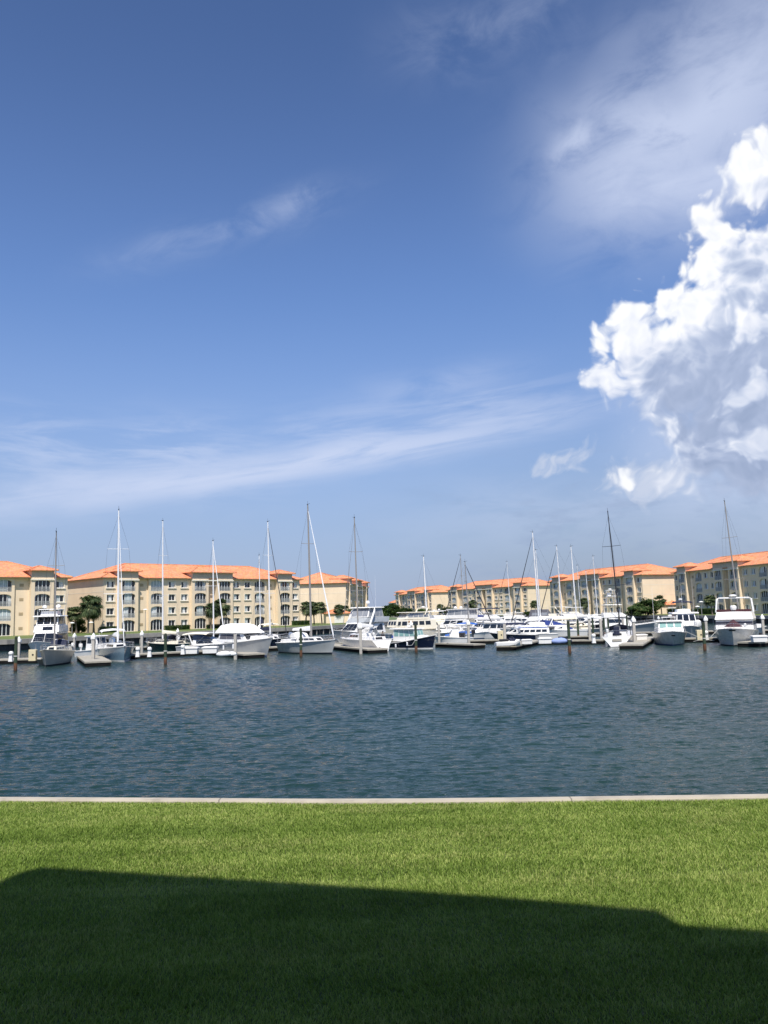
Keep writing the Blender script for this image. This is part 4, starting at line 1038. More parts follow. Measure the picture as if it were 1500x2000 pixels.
for p, q, w, lb in docks: dock(p, q, w, lb)
for k, (x0, x1, Y, lb) in enumerate(((-40, -5, 128, 'rear walkway behind the left sportfishing yacht'), (4, 40, 158, 'rear walkway behind the row of trawlers'), (16, 52, 176, 'rearmost walkway in the middle of the marina'), (30, 60, 136, 'rear walkway behind the stern-on sailboat'))):
    dock((x0, Y, 0), (x1, Y-6, 0), 2.4, lb)

# ------------------------------------------------------------------ piles
GW = 'wooden mooring piles'; GC = 'square concrete piles'
PW = MB().lathe([(.20, -2), (.19, 0), (.17, 4.0), (.165, 4.3), (.10, 4.5)], n=14).mesh('wood_pile', M['wood_pile'])
def wood_pile(px, py, top, label, band=True, tilt=0.0):
    g = G(px, py); tp = AT(px, top, g.y)
    o = empty('wooden_pile', (g.x, g.y, 0), random.random()*6, label, 'mooring pile', GW)
    s = tp.z/4.5
    sh = bpy.data.objects.new('shaft', PW); COL.objects.link(sh); sh.parent = o; sh.scale = (.9, .9, s)
    if band: MB().lathe([(.19, tp.z*.42), (.19, tp.z*.42+.09)], n=12).build('rope_loop', M['rope'], o)
    return o
for a in ((30, 1311, 1243, 'green topped wooden pile nearest the left edge'), (323, 1298, 1237, 'wooden pile before the dark green hulled sailboat'), (588, 1283, 1227, 'wooden pile before the white sloop with the white furled jib'),
          (813, 1275, 1218, 'wooden pile before the navy hulled cabin boat'), (1113, 1277, 1212, 'wooden pile beside the blue bundle on the dock'), (1377, 1271, 1215, 'brown pile between the bow-on cruiser and the large motor yacht')): wood_pile(*a)
for a in ((1130, 1249, 1209, 'green pile, first of the short row behind the dock, nearest the blue bundle'), (1159, 1245, 1207, 'green pile just left of the white capped pile behind the dock'), (1181, 1243, 1206, 'dark pile behind the left side of the stern-on sailboat'),
          (1189, 1240, 1207, 'dark pile close behind the mast of the stern-on sailboat'), (1211, 1240, 1203, 'dark pile behind the right side of the stern-on sailboat'), (1226, 1239, 1202, 'thin dark pile before the sportfishing hull'),
          (243, 1262, 1234, 'short dark pile behind the bow rail of the blue sailboat')): wood_pile(*a, band=False)
def conc_pile(px, py, top, label, cap=True, w=.33):
    g = G(px, py, 0.0); H = AT(px, top, g.y).z
    o = empty('concrete_pile', (g.x, g.y, 0), R(random.uniform(-8, 8)), label, 'dock pile', GC)
    hz_ = H-(.62 if cap else 0)
    MB().box(-w/2, w/2, -w/2, w/2, -2, hz_).build('shaft', M['conc_pile'], o, bevel=.03)
    if cap:
        r_ = w*.72
        MB().loft([[(-r_, -r_, hz_-.08), (r_, -r_, hz_-.08), (r_, r_, hz_-.08), (-r_, r_, hz_-.08)], [(-r_, -r_, hz_+.14), (r_, -r_, hz_+.14), (r_, r_, hz_+.14), (-r_, r_, hz_+.14)], [(-.03, -.03, H), (.03, -.03, H), (.03, .03, H), (-.03, .03, H)]], close=True).build('cap', M['pile_cap'], o)
    return o
for a in ((36, 1293, 1243, 'white capped pile right beside the leftmost wooden pile'), (145, 1274, 1236, 'white capped pile between the tan and blue sailboats, farther one'), (182, 1297, 1236, 'white capped pile on the finger pier left of the blue sailboat'),
          (277, 1277, 1231, 'white capped pile right of the blue sailboat'), (347, 1262, 1227, 'white capped pile behind the dark green sailboat'), (501, 1262, 1227, 'white capped pile behind the umbrella boat'), (705, 1277, 1216, 'white capped pile at the finger end before the stern-on white sailboat'),
          (804, 1262, 1212, 'white capped pile behind the navy cabin boat'), (1153, 1258, 1198, 'white capped pile left of the stern-on sailboat'), (1240, 1263, 1203, 'white capped pile on the finger pier right of the stern-on sailboat'), (1287, 1222, 1203, 'small white capped pile far behind the bow-on cruiser'),
          (1381, 1250, 1202, 'white capped pile left of the large motor yacht'), (1492, 1246, 1199, 'white capped pile at the right edge'), (970, 1243, 1210, 'white capped pile behind the jet ski, left one'), (916, 1262, 1210, 'white capped pile right of the small centre console')): conc_pile(*a)
for a in ((460, 1288, 1239, 'bare concrete pile at the end of the finger before the grey hulled yacht'), (509, 1272, 1235, 'bare concrete pile right of the grey hulled yacht'), (858, 1258, 1220, 'bare concrete pile behind the bow of the navy boat'), (987, 1268, 1219, 'tall bare concrete pile on the jet ski pier'),
          (1175, 1256, 1209, 'bare concrete pile hard left of the stern-on sailboat'), (1218, 1242, 1208, 'bare pile behind the shrouds of the stern-on sailboat'), (791, 1258, 1226, 'bare concrete pile showing over the navy boat cabin')): conc_pile(*a, cap=False)

# ------------------------------------------------------------------ things on the docks
def on_dock(px, py): return G(px, py, .55)
def dock_box(px, py, label, s=1.0, rz=0.0, m_='gel'):
    g = on_dock(px, py); o = empty('dock_box', (g.x, g.y, .55), R(rz), label, 'dock box', 'white fibreglass dock boxes')
    MB().loft([[(x*.95, y*.95, 0) for x, y in ((-.8*s, -.35*s), (.8*s, -.35*s), (.8*s, .35*s), (-.8*s, .35*s))], [(x, y, .55*s) for x, y in ((-.8*s, -.35*s), (.8*s, -.35*s), (.8*s, .35*s), (-.8*s, .35*s))]], close=True).build('body', M[m_], o, bevel=.03)
    MB().loft([[(x, y, .56*s) for x, y in ((-.86*s, -.42*s), (.86*s, -.42*s), (.86*s, .42*s), (-.86*s, .42*s))], [(x, y, .66*s) for x, y in ((-.86*s, -.42*s), (.86*s, -.42*s), (.86*s, .42*s), (-.86*s, .42*s))], [(x, y, .76*s) for x, y in ((-.6*s, -.25*s), (.6*s, -.25*s), (.6*s, .25*s), (-.6*s, .25*s))]], close=True).build('lid', M['gel'], o)
for a in ((373, 1277, 'white dock box left on the long dock by the green sailboat', 1.1, -5), (411, 1276, 'white dock box on the corner of the long dock before the white cruiser', 1.1, -5), (1251, 1250, 'dock box between the stern-on sailboat and the bow-on cruiser', 1.0, 20), (1064, 1257, 'dock box on the long dock left of the blue bundle', 1.0, 0),
          (1029, 1258, 'dock box behind the jet ski', .8, 0), (1483, 1254, 'dock box at the right edge beside the motor yacht', 1.0, 0), (955, 1238, 'cream white locker on the inner dock', 1.1, 3)): dock_box(*a)
def pedestal(px, py, label):
    g = on_dock(px, py); o = empty('power_pedestal', (g.x, g.y, .55), 0, label, 'power pedestal', 'white power pedestals on the docks')
    MB().loft([[(x, y, 0) for x, y in ((-.22, -.18), (.22, -.18), (.22, .18), (-.22, .18))], [(x, y, .75) for x, y in ((-.14, -.12), (.14, -.12), (.14, .12), (-.14, .12))]], close=True).build('post', M['gel'], o)
    MB().lathe([(.20, .755), (.26, .8), (.26, .98), (.12, 1.12)], n=10).build('lamp_head', M['pile_cap'], o, smooth=True)
for a in ((21, 1292, 'white power pedestal at the left edge'), (269, 1283, 'white pedestal right of the blue sailboat'), (1380, 1250, 'white pedestal at the foot of the pile left of the large motor yacht'), (1160, 1256, 'white pedestal at the foot of the pile left of the stern-on sailboat'), (292, 1283, 'slim white pedestal left on the long dock'), (357, 1278, 'slim white pedestal right of the green sailboat stern')): pedestal(*a)
def fuel_cab(px, py, label, h=1.3, w=.8, tilt=0.0):
    g = on_dock(px, py); o = empty('utility_cabinet', (g.x, g.y, .55), 0, label, 'utility cabinet', 'cream cabinets on the docks')
    b_ = MB().box(-w/2, w/2, -.25, .25, 0, h).build('cabinet', M['box_cream'], o, bevel=.04)
    MB().lathe([(.10, 0), (.10, .02)], (0, 0, 0), 10).build('round_emblem', M['black'], o).matrix_local = Matrix.Translation((w*.12, -.255, h*.55)) @ Matrix.Rotation(R(90), 4, 'X')
    MB().lathe([(.05, 0), (.05, h*.2)], (w*.3, 0, h), 6).build('valve', M['steel'], o)
for a in ((64, 1291, 'cream cabinet with dark round mark beside the left sportfishing yacht', 1.25, .8), (522, 1266, 'cream cabinet at the bow of the grey hulled yacht', 1.45, .75), (978, 1250, 'cream panel cabinet behind the jet ski', 1.3, .8), (1367, 1251, 'cream cabinet behind the brown pile', 1.25, .75)): fuel_cab(*a)
# bundles
def bundle(px, py, label, m1, m2, s=1.0):
    g = on_dock(px, py); o = empty('canvas_bundle', (g.x, g.y, .55), .2, label, 'bundle')
    for k, (mm, dx, r_) in enumerate(((m1, -.45, .42), (m2, .35, .34))):
        b = bmesh.new(); bmesh.ops.create_icosphere(b, subdivisions=3, radius=r_*s)
        for v in b.verts:
            n_ = math.sin(v.co.x*9+k)*math.cos(v.co.y*8)*.07; v.co *= 1+n_; v.co.x *= 1.9; v.co.z = max(v.co.z*.8, -r_*.5*s)
        me = bpy.data.meshes.new('sack'); b.to_mesh(me); b.free(); me.materials.append(M[mm]); q_ = inst(me, 'sack', o, (dx*s, k*.3*s-.1, r_*.5*s)); me.polygons.foreach_set('use_smooth', [True]*len(me.polygons))
M['pale_blue'] = mat('pale_blue', (0.30, 0.38, 0.66), 0.8, var=0.1)
bundle(445, 1281, 'white canvas bundle on the finger pier before the grey hulled yacht', 'canvas_white', 'canvas_white', 1.0)
bundle(1101, 1256, 'pale blue and dark bundle on the dock beside the wooden pile', 'pale_blue', 'canvas_navy', 1.25)
# jet ski
g = on_dock(992, 1262); js = empty('jet_ski', (g.x, g.y, .55), R(8), 'white and dark jet ski lying on the pier behind the bare concrete pile', 'jet ski')
MB().loft([[(x, -w, z0), (x, -w*1.05, z0+.3), (x, 0, z1), (x, w*1.05, z0+.3), (x, w, z0), (x, 0, 0.02)] for x, w, z0, z1 in ((-1.5, .5, .1, .5), (-.8, .55, .1, .6), (0, .55, .1, .62), (.8, .45, .15, .8), (1.5, .06, .45, .62))], close=True).build('hull', M['gel'], js, smooth=True)
MB().box(-1.0, .1, -.2, .2, .55, .85).build('seat', M['black'], js, bevel=.08); MB().tube([(.5, -.4, 1.15), (.55, 0, 1.05), (.5, .4, 1.15)], .04, 6).build('handlebar', M['black'], js)
MB().loft([[(x, -w, z0), (x, 0, z1), (x, w, z0)] for x, w, z0, z1 in ((.2, .3, .6, .95), (.7, .32, .6, 1.0), (1.2, .15, .55, .7))]).build('cowl', M['canvas_navy'], js)
# street lamps on the far walks
def lamp(px, Y, top, label):
    p = AT(px, top, Y); o = empty('street_lamp', (p.x, Y, ZG), 0, label, 'street lamp', 'street lamps on the far walk'); h = p.z-ZG
    MB().tube([(0, 0, 0), (0, 0, h-.3)], [.09, .05], 6).build('pole', M['mast_grey'], o)
    MB().lathe([(.12, h-.32), (.5, h-.22), (.42, h-.1), (.1, h)], n=10).build('lamp_shade', M['pile_cap'], o, smooth=True)
lamp(141, 172, 1215, 'street lamp before the left palm clump'); lamp(178, 172, 1214, 'thin lamp post right of the left palm clump'); lamp(284, 178, 1189, 'lamp post before the long facing building, right of the blue sailboat mast')
lamp(1369, 188, 1174, 'lamp post with round head before the nearest right hand building'); lamp(1362, 176, 1183, 'shorter lamp left of the round headed one at the right')

# ------------------------------------------------------------------ the person on the dock
M['skin'] = mat('skin', (0.45, 0.27, 0.18), 0.5); M['shirt'] = mat('dark_shirt', (0.02, 0.02, 0.025), 0.9); M['shorts'] = mat('pale_shorts', (0.45, 0.43, 0.38), 0.9); M['hair'] = mat('hair', (0.03, 0.02, 0.015), 0.8)
def skin_body(name, verts, edges, rad, m_, parent=None, root_i=0):
    me = bpy.data.meshes.new(name); me.from_pydata(verts, edges, []); o = bpy.data.objects.new(name, me); COL.objects.link(o)
    if parent: o.parent = parent
    md = o.modifiers.new('skin', 'SKIN'); me.skin_vertices or None
    if not me.skin_vertices: 
        bpy.context.view_layer.update()
    for i, r_ in enumerate(rad): me.skin_vertices[0].data[i].radius = (r_, r_)
    me.skin_vertices[0].data[root_i].use_root = True
    o.modifiers.new('sub', 'SUBSURF').levels = 1; o.modifiers['sub'].render_levels = 2; me.materials.append(m_); return o
g = on_dock(748, 1259)
pv = []; pe = []; pr = []
def addc(pts, rr, start=None):
    i0 = start
    for p_, r_ in zip(pts, rr):
        pv.append(p_); pr.append(r_); i = len(pv)-1
        if i0 is not None: pe.append((i0, i))
        i0 = i
    return i0
addc([(0, 0, .95)], [.13]); chest = addc([(0, 0, 1.12), (0, .01, 1.32), (0, .0, 1.44)], [.125, .15, .11], 0); neck = addc([(0, -.01, 1.53), (0, -.03, 1.64), (0, -.03, 1.73)], [.05, .09, .07], chest)
for s in (1, -1):
    addc([(s*.1, 0, .88), (s*.12, -.02, .5), (s*.12, .02, .1), (s*.13, -.12, .04)], [.09, .062, .042, .035], 0)
    hnd = addc([(s*.19, 0, 1.42), (s*.26, .02, 1.16), (s*.24, -.14, .96), (s*.22, -.2, .9)], [.055, .042, .032, .03], chest)
    for j in range(5):
        addc([(s*(.20+.012*j), -.23-.01*j, .87-.004*j), (s*(.195+.014*j), -.25-.008*j, .82+.006*abs(j-2))], [.010, .008], hnd)
try:
    per = skin_body('person', pv, pe, pr, M['skin'])
    per.location = (g.x, g.y, .55); per.rotation_euler = (0, 0, R(20)); tag(per, 'person in a dark top and pale shorts standing on the short dock', 'person')
    sh_ = MB().loft([[(x*math.cos(a)*1.0, y*math.sin(a), z) for a in [2*math.pi*k/12 for k in range(12)]] for x, y, z in ((.19, .15, .86), (.185, .145, 1.0), (.2, .155, 1.2), (.235, .16, 1.36), (.2, .13, 1.46), (.09, .08, 1.51))], close=True).build('shirt', M['shirt'], per, smooth=True)
    for s in (1, -1): MB().tube([(s*.16, 0, 1.42), (s*.27, .02, 1.16)], [.085, .062], 8).build('sleeve', M['shirt'], per, smooth=True)
    MB().loft([[(x*math.cos(a), y*math.sin(a), z) for a in [2*math.pi*k/12 for k in range(12)]] for x, y, z in ((.18, .14, .98), (.2, .155, .8))], close=True).tube([(.1, 0, .85), (.12, -.02, .52)], [.115, .1], 8).tube([(-.1, 0, .85), (-.12, -.02, .52)], [.115, .1], 8).build('shorts', M['shorts'], per, smooth=True)
    MB().lathe([(.04, .16), (.10, .13), (.115, .04), (.10, -.02)], (0, -.01, 1.66), 10).build('hair', M['hair'], per, smooth=True)
except Exception as e_:
    print('PERSON', e_)

# ================================================================== sailboats
SB = sailboat
SB(122, 1302, 192, 10.5, 3.1, (110, 1040), 'tan and grey hulled sailboat, bow-on, at the far left before the tall white yacht', 'hull_tan', 'boot_dark', 1.3, 1.85, m_mast='mast_grey', furl=None, cover='canvas_navy', m_deck='gel_cream', dodger='canvas_navy')
SB(224, 1294, 172, 12.0, 4.2, (232, 997), 'pale blue hulled sailboat, bow-on, with the tall white mast at the left', 'hull_blue', 'gel', 1.3, 1.75, rake=.35, furl='mast_white', fr=.05, bim='canvas_white', r=.12, cover='canvas_white')
SB(330, 1272, 318, 8.5, 2.9, (318, 1018), 'dark green hulled sailboat with yellow lettering on its stern', 'hull_green', None, 1.0, 1.3, m_mast='mast_white', m_deck='gel_cream', cover='canvas_cream', stern=.9, r=.12, dodger='canvas_navy')
SB(425, 1270, 150, 8.0, 2.8, (416, 1057), 'white sailboat with leaning mast behind the dock boxes', 'hull_white', None, .95, 1.3, furl='mast_white', fr=.09, r=.11, spread=1, Z=123)
SB(545, 1268, 140, 9.5, 3.0, (523, 1020), 'dark navy hulled sailboat with white mast and dark furled jib left of the white sloop', 'hull_navy', None, 1.1, 1.5, furl='mast_dark', fr=.07, r=.12, Z=124, cover='canvas_navy')
SB(560, 1262, 20, 8.0, 2.6, (506, 1085), 'small white sailboat with short white mast behind the dark navy hull', 'hull_white', None, .9, 1.2, r=.09, spread=1, Z=146, cover='canvas_white')
SB(595, 1280, 145, 11.5, 3.5, (601, 987), 'white sloop with tall grey mast and white furled jib behind the middle wooden pile', 'hull_white', 'boot_dark', 1.35, 1.7, m_mast='mast_grey', furl='mast_white', fr=.09, r=.13, cover='canvas_white', dodger='canvas_white', bim=None)
sb_w, I_, zd_ = SB(712, 1274, 330, 11.0, 3.5, (692, 1012), 'white sailboat seen from its stern quarter beside the capped pile', 'gel', None, 1.45, 1.65, crown=.6, m_mast='mast_grey', furl='mast_grey', fr=.04, r=.10, cover='canvas_white', stern=.85)
SB(822, 1250, 250, 9.5, 3.0, (827, 1087), 'sailboat with a plain thick white mast behind the navy cabin boat', 'hull_white', None, 1.0, 1.3, r=.13, spread=1, Z=150, cover='canvas_cream', boomup=1.3, detail=False)
SB(905, 1245, 292, 12.0, 3.6, (899, 1085), 'sailboat with long royal blue sail cover and dark furled jib leaning left', 'hull_white', 'boot_blue', 1.2, 1.6, m_mast='mast_grey', furl='mast_dark', fr=.09, r=.09, Z=168, cover='canvas_blue', boomup=1.6, detail=False, rake=.9)
SB(925, 1245, 75, 11.0, 3.4, (908, 1098), 'sailboat with grey mast and dark furled jib leaning right', 'hull_white', None, 1.1, 1.5, m_mast='mast_grey', furl='mast_dark', fr=.10, r=.10, Z=146, boom=False, detail=False)
SB(985, 1245, 285, 12.0, 3.6, (990, 1097), 'far sailboat with a thin white mast behind the flybridge with dark top', 'hull_white', None, 1.2, 1.6, furl='mast_dark', fr=.07, r=.08, Z=228, detail=False)
SB(1050, 1240, 258, 13.0, 3.9, (1040, 1040), 'white sailboat with the tallest thick white mast of the middle cluster', 'hull_white', None, 1.3, 1.7, furl='mast_dark', fr=.10, r=.15, Z=152, cover='canvas_white', detail=False)
SB(1062, 1240, 100, 11.5, 3.5, (1046, 1075), 'sailboat with white mast just right of the tallest one', 'hull_white', None, 1.2, 1.6, furl=None, r=.10, Z=168, detail=False)
SB(1090, 1240, 262, 12.5, 3.7, (1087, 1067), 'sailboat with white mast and long dark furled jib down to the left', 'hull_white', 'boot_blue', 1.2, 1.6, furl='mast_dark', fr=.10, r=.13, Z=174, cover='canvas_navy', detail=False)
SB(1120, 1240, 95, 11.5, 3.5, (1115, 1068), 'black hulled sailboat with white mast behind the green piles', 'hull_navy', 'gel', 1.2, 1.6, r=.12, Z=150, cover='canvas_cream', detail=False, m_deck='gel_cream')
SB(1130, 1240, 80, 10.5, 3.3, (1127, 1105), 'sailboat with a slim short mast, left of two before the shaded facade', 'hull_white', None, 1.1, 1.5, r=.08, Z=215, detail=False)
SB(1146, 1240, 80, 10.5, 3.3, (1144, 1115), 'sailboat with the shortest mast with a radome half way up', 'hull_white', None, 1.1, 1.5, r=.10, Z=200, detail=False)
SB(1162, 1240, 85, 11.0, 3.3, (1158, 1087), 'sailboat with white mast and wide masthead vane left of the dark leaning mast', 'hull_white', None, 1.1, 1.5, r=.09, Z=180, cover='canvas_white', detail=False)
sb_s, I2_, zd2_ = SB(1200, 1264, 5, 12.0, 3.8, (1187, 1000), 'white sailboat seen square from its stern, with a black leaning mast', 'gel', 'boot_dark', 1.35, 1.6, m_mast='mast_dark', furl=None, r=.085, stern=.92, lean=.3, heelx=2.7, bim=None, dodger='canvas_navy')
SB(1440, 1250, 200, 12.0, 3.6, (1415, 979), 'sailboat behind the large motor yacht, with the tall dark topped mast at the right', 'hull_white', None, 1.1, 1.5, m_mast='mast_grey', r=.11, Z=118, detail=False, heelx=3.0)
MB().box(-5.4, -5.1, -.35, .35, 1.5, 2.5).build('folded_cover', M['canvas_navy'], sb_s, bevel=.1)
MB().box(-6.05, -5.9, -.55, .55, .75, 1.05).build('swim_step', M['hull_tan'], sb_s)
arch(sb_s, -5.0, 3.2, 1.2, 3.6, .3, 'mast_dark', .07, 'davit_arch')
# lettering on the green stern
def lettering(parent, text, size, loc, rot, m_):
    c = bpy.data.curves.new('lettering', 'FONT'); c.body = text; c.size = size; c.extrude = .006; c.shear = .25; c.align_x = 'CENTER'
    o = bpy.data.objects.new('lettering', c); COL.objects.link(o); bpy.context.view_layer.update()
    me = bpy.data.meshes.new_from_object(o.evaluated_get(bpy.context.evaluated_depsgraph_get())); bpy.data.objects.remove(o)
    me.materials.append(m_); q = bpy.data.objects.new('lettering', me); COL.objects.link(q); q.parent = parent; q.location = loc; q.rotation_euler = rot; return q
M['gold'] = mat('gold_letters', (0.75, 0.70, 0.35), 0.5)
gs = [o for o in bpy.data.objects if o.get('label', '').startswith('dark green hulled')][0]
lettering(gs, 'Advent', .62, (-4.29, 0, .42), (R(90), 0, R(-90)), M['gold'])

# ================================================================== motor boats
PB = powerboat
# 1 tall white sportfishing yacht at the left
r_, I = PB(92, 1283, 193, 13, 4.6, 'tall white sportfishing yacht with three decks and two white domes at the left', fs=1.3, fb=2.4, m_hull='gel', m_boot=None)
o, f = cabin(r_, 'saloon', -4.6, 2.6, 4.1, 3.5, 1.6, 3.6, 1.5, .1, .25); panes(o, f['front'], (.05, .95), (.25, .92), 2, .06); panes(o, f['left'], (.1, .95), (.3, .88), 1); panes(o, f['right'], (.05, .9), (.3, .88), 1)
o, f = cabin(r_, 'bridge_deck', -4.4, 1.0, 3.9, 3.5, 3.62, 4.7, .4, 0, .1); panes(o, f['front'], (.35, .75), (.3, .8), 1)
o, f = cabin(r_, 'flybridge_enclosure', -3.8, .7, 3.4, 3.0, 4.72, 6.1, .7, .1, .15); panes(o, f['front'], (.04, .96), (.12, .92), 3, .08, 'glass'); panes(o, f['left'], (.1, .9), (.12, .92), 2, .08); panes(o, f['right'], (.1, .9), (.12, .92), 2, .08)
hardtop(r_, -4.2, 1.0, 3.8, 6.1, .16, posts=False)
o, f = cabin(r_, 'tower_box', -2.6, -.6, 2.6, 2.4, 6.28, 7.0, .1, .1, .1, 'gel'); hardtop(r_, -3.0, -.2, 2.9, 7.2, .12, zp=6.9, name='tower_top')
radome(r_, -1.4, 1.1, 7.3, .36, .9, stem=.15); radome(r_, -1.8, -.9, 7.3, .33, .9, stem=.15)
for s in (1, -1): MB().tube([(0, s*1.9, 3.6), (-2.0, s*2.3, 10.0)], [.035, .012], 5).build('outrigger', M['steel'], r_)
antenna(r_, -3.5, 1.5, 6.2, 4.5); antenna(r_, -3.5, -1.5, 6.2, 4.0)
# 2 small boats beside it
r_, I = PB(88, 1300, 205, 3.4, 1.6, 'small grey dinghy tied left of the tan hulled sailboat', 'dinghy', 'dinghy', .5, .75, 'hull_tan', None, rail=False)
MB().box(-.9, -.6, -.6, .6, .38, .55).build('thwart', M['gel'], r_, bevel=.02); outboard(r_, -1.8, 0, .35, .8)
r_, I = PB(190, 1285, 140, 6.4, 2.5, 'small white pilothouse boat left of the blue hulled sailboat', 'pilothouse_boat', 'motor boat', .8, 1.3, 'gel', None)
o, f = cabin(r_, 'pilothouse', -1.2, 1.1, 1.9, 1.7, .9, 2.7, .5, .1, .12); panes(o, f['front'], (.08, .92), (.5, .9), 2, .08); panes(o, f['left'], (.1, .9), (.5, .9), 2, .1); panes(o, f['right'], (.1, .9), (.5, .9), 2, .1); hardtop(r_, -1.5, 1.0, 2.0, 2.72, .1, posts=False)
o, f = cabin(r_, 'foredeck_trunk', 1.15, 2.4, 1.5, 1.0, 1.0, 1.5, .5, 0, .1); outboard(r_, -3.2, 0, .9, 1.0, 'gel')
# 3 white cruiser with arched windshield behind the dock boxes
r_, I = PB(404, 1274, 115, 8.2, 2.9, 'white sport cruiser with cream hardtop and curved side window behind the dock boxes', fs=.9, fb=1.5, m_hull='gel_grey', m_boot='boot_blue')
o, f = cabin(r_, 'cabin', -1.8, 2.9, 2.5, 1.6, 1.1, 2.0, 1.6, .2, .2); panes(o, f['right'], (.15, .75), (.3, .85), 2, .06); panes(o, f['left'], (.2, .8), (.3, .85), 2, .06)
o, f = cabin(r_, 'windshield', -1.7, 1.2, 2.3, 1.9, 2.02, 2.75, 1.1, .1, .15, 'glass'); bimini(r_, -3.2, .5, 2.4, 3.15, 'canvas_cream', 1.1); arch(r_, -1.6, 2.5, 1.2, 3.0, .7)
# 4 big grey hulled yacht with white canvas enclosure
r_, I = PB(482, 1285, 152, 12.5, 4.2, 'grey hulled yacht with smooth white canvas top behind the bare concrete pile', fs=1.35, fb=2.25, m_hull='gel_grey', m_boot='boot_blue', rake=1.3)
o, f = cabin(r_, 'saloon', -4.3, 2.7, 3.7, 2.9, 1.7, 2.75, 1.5, .1, .25); panes(o, f['right'], (.06, .86), (.35, .9), 3, .08, 'canvas_grey'); panes(o, f['left'], (.1, .9), (.42, .9), 3, .08); panes(o, f['front'], (.06, .94), (.3, .85), 3, .08)
o, f = cabin(r_, 'canvas_enclosure', -5.2, 2.0, 3.8, 3.1, 2.77, 3.75, 1.6, .7, .6, 'canvas_white', .3, .2)
o, f = cabin(r_, 'foredeck_trunk', 2.75, 4.6, 2.2, 1.4, 2.0, 2.45, .5, 0, .15); MB().box(3.2, 3.7, -.3, .3, 2.53, 2.6).build('hatch', M['glass'], r_); fenders(r_, I, (.35, .55), -1)
# 5 small boats with umbrellas behind the navy hull
r_, I = PB(530, 1263, 160, 6.5, 2.4, 'cluttered small boat with cream canopy and dark furled umbrella right of the white canvas yacht', 'cabin_boat', 'motor boat', .9, 1.3, 'gel_cream', None, Z=128)
bimini(r_, -2.4, .6, 2.5, 3.6, 'canvas_cream', 1.0); MB().lathe([(.05, 0), (.16, .3), (.2, 1.9), (.03, 2.3)], (-1.9, -.9, 2.2), 8).build('furled_umbrella', M['canvas_navy'], r_, smooth=True); cabin(r_, 'cuddy', .3, 2.2, 1.9, 1.2, 1.0, 1.9, .8, 0, .15)
antenna(r_, -2, .8, 1.5, 3.0)
# 6 flybridge yacht left of centre
r_, I = PB(700, 1262, 213, 13.5, 4.6, 'grey sided flybridge yacht with clear canopy enclosure beside the gap', fs=1.5, fb=2.7, m_hull='gel_grey', m_boot='boot_dark', rake=1.9)
o, f = cabin(r_, 'saloon', -5.0, 3.6, 4.0, 2.9, 1.9, 3.7, 2.6, .1, .3, 'gel'); panes(o, f['left'], (.12, .42), (.2, .85), 1); panes(o, f['left'], (.46, .92), (.25, .85), 2, .1); panes(o, f['right'], (.1, .85), (.3, .85), 3); panes(o, f['front'], (.05, .95), (.3, .9), 3)
o, f = cabin(r_, 'flybridge', -5.8, 1.0, 4.2, 3.4, 3.72, 4.6, 1.4, -.5, .12, 'gel_grey')
o, f = cabin(r_, 'clear_enclosure', -4.7, -.3, 3.7, 3.3, 4.62, 6.2, .9, .2, .2, 'gel', .04)
for w_ in ('left', 'right'): panes(o, f[w_], (.04, .96), (.1, .92), 4, .08, 'clear_vinyl')
panes(o, f['front'], (.04, .96), (.08, .92), 3, .06, 'clear_vinyl'); hardtop(r_, -5.0, -.6, 3.8, 6.2, .14, 'canvas_white', posts=False); arch(r_, .4, 4.3, 2.6, 6.1, 2.4, th=.26)
radome(r_, -3.0, 0, 6.35, .32, .9, stem=.6); antenna(r_, -3.4, 1.2, 6.3, 5.5); antenna(r_, -3.4, -1.2, 6.3, 4.5)
# small blue covered tender by the person
r_, I = PB(766, 1254, 95, 4.2, 1.8, 'small tender under a dark blue cover beside the person', 'tender', 'dinghy', .45, .7, 'gel', None, rail=False, Z=136)
MB().loft([[(x, -w, .55), (x, 0, .55+h_), (x, w, .55)] for x, w, h_ in ((-2.1, .7, .2), (-1, .9, .5), (.8, .8, .45), (2.0, .1, .15))]).build('boat_cover', M['canvas_blue'], r_, smooth=True)
# 7 cream trawler
r_, I = PB(800, 1256, 236, 14, 4.6, 'cream trawler yacht with dark square windows left of centre, behind the navy boat', 'trawler_yacht', 'motor yacht', 1.7, 3.1, 'gel_cream', None, m_deck='gel_cream', Z=148, flare=.8, rake=1.0)
o, f = cabin(r_, 'deckhouse', -4.6, 4.1, 4.0, 3.2, 2.1, 4.3, .5, .2, .15, 'gel_cream'); panes(o, f['left'], (.03, .10), (.45, .85), 1); panes(o, f['left'], (.13, .26), (.45, .85), 1); panes(o, f['left'], (.40, .85), (.45, .85), 3, .3); panes(o, f['front'], (.1, .9), (.5, .88), 3, .2); panes(o, f['right'], (.1, .9), (.45, .85), 4, .3)
panes(o, f['left'], (.28, .39), (.72, .9), 1, m_='teak', name='name_board')
o, f = cabin(r_, 'flybridge_house', -3.4, 2.0, 3.2, 2.8, 4.4, 5.9, 1.0, .3, .15, 'gel_cream'); panes(o, f['left'], (.08, .94), (.3, .88), 4, .12, 'clear_vinyl'); panes(o, f['front'], (.06, .94), (.3, .88), 3, .1, 'clear_vinyl'); panes(o, f['right'], (.08, .94), (.3, .88), 4, .12, 'clear_vinyl'); hardtop(r_, -3.9, 1.8, 3.4, 5.92, .14, 'gel_cream', posts=False)
arch(r_, -2.2, 3.3, 5.4, 6.9, .8, 'gel_cream', .2); radome(r_, -3.0, 0, 6.9, .38, .5, stem=.1); antenna(r_, -2.8, 1.0, 6.6, 3)
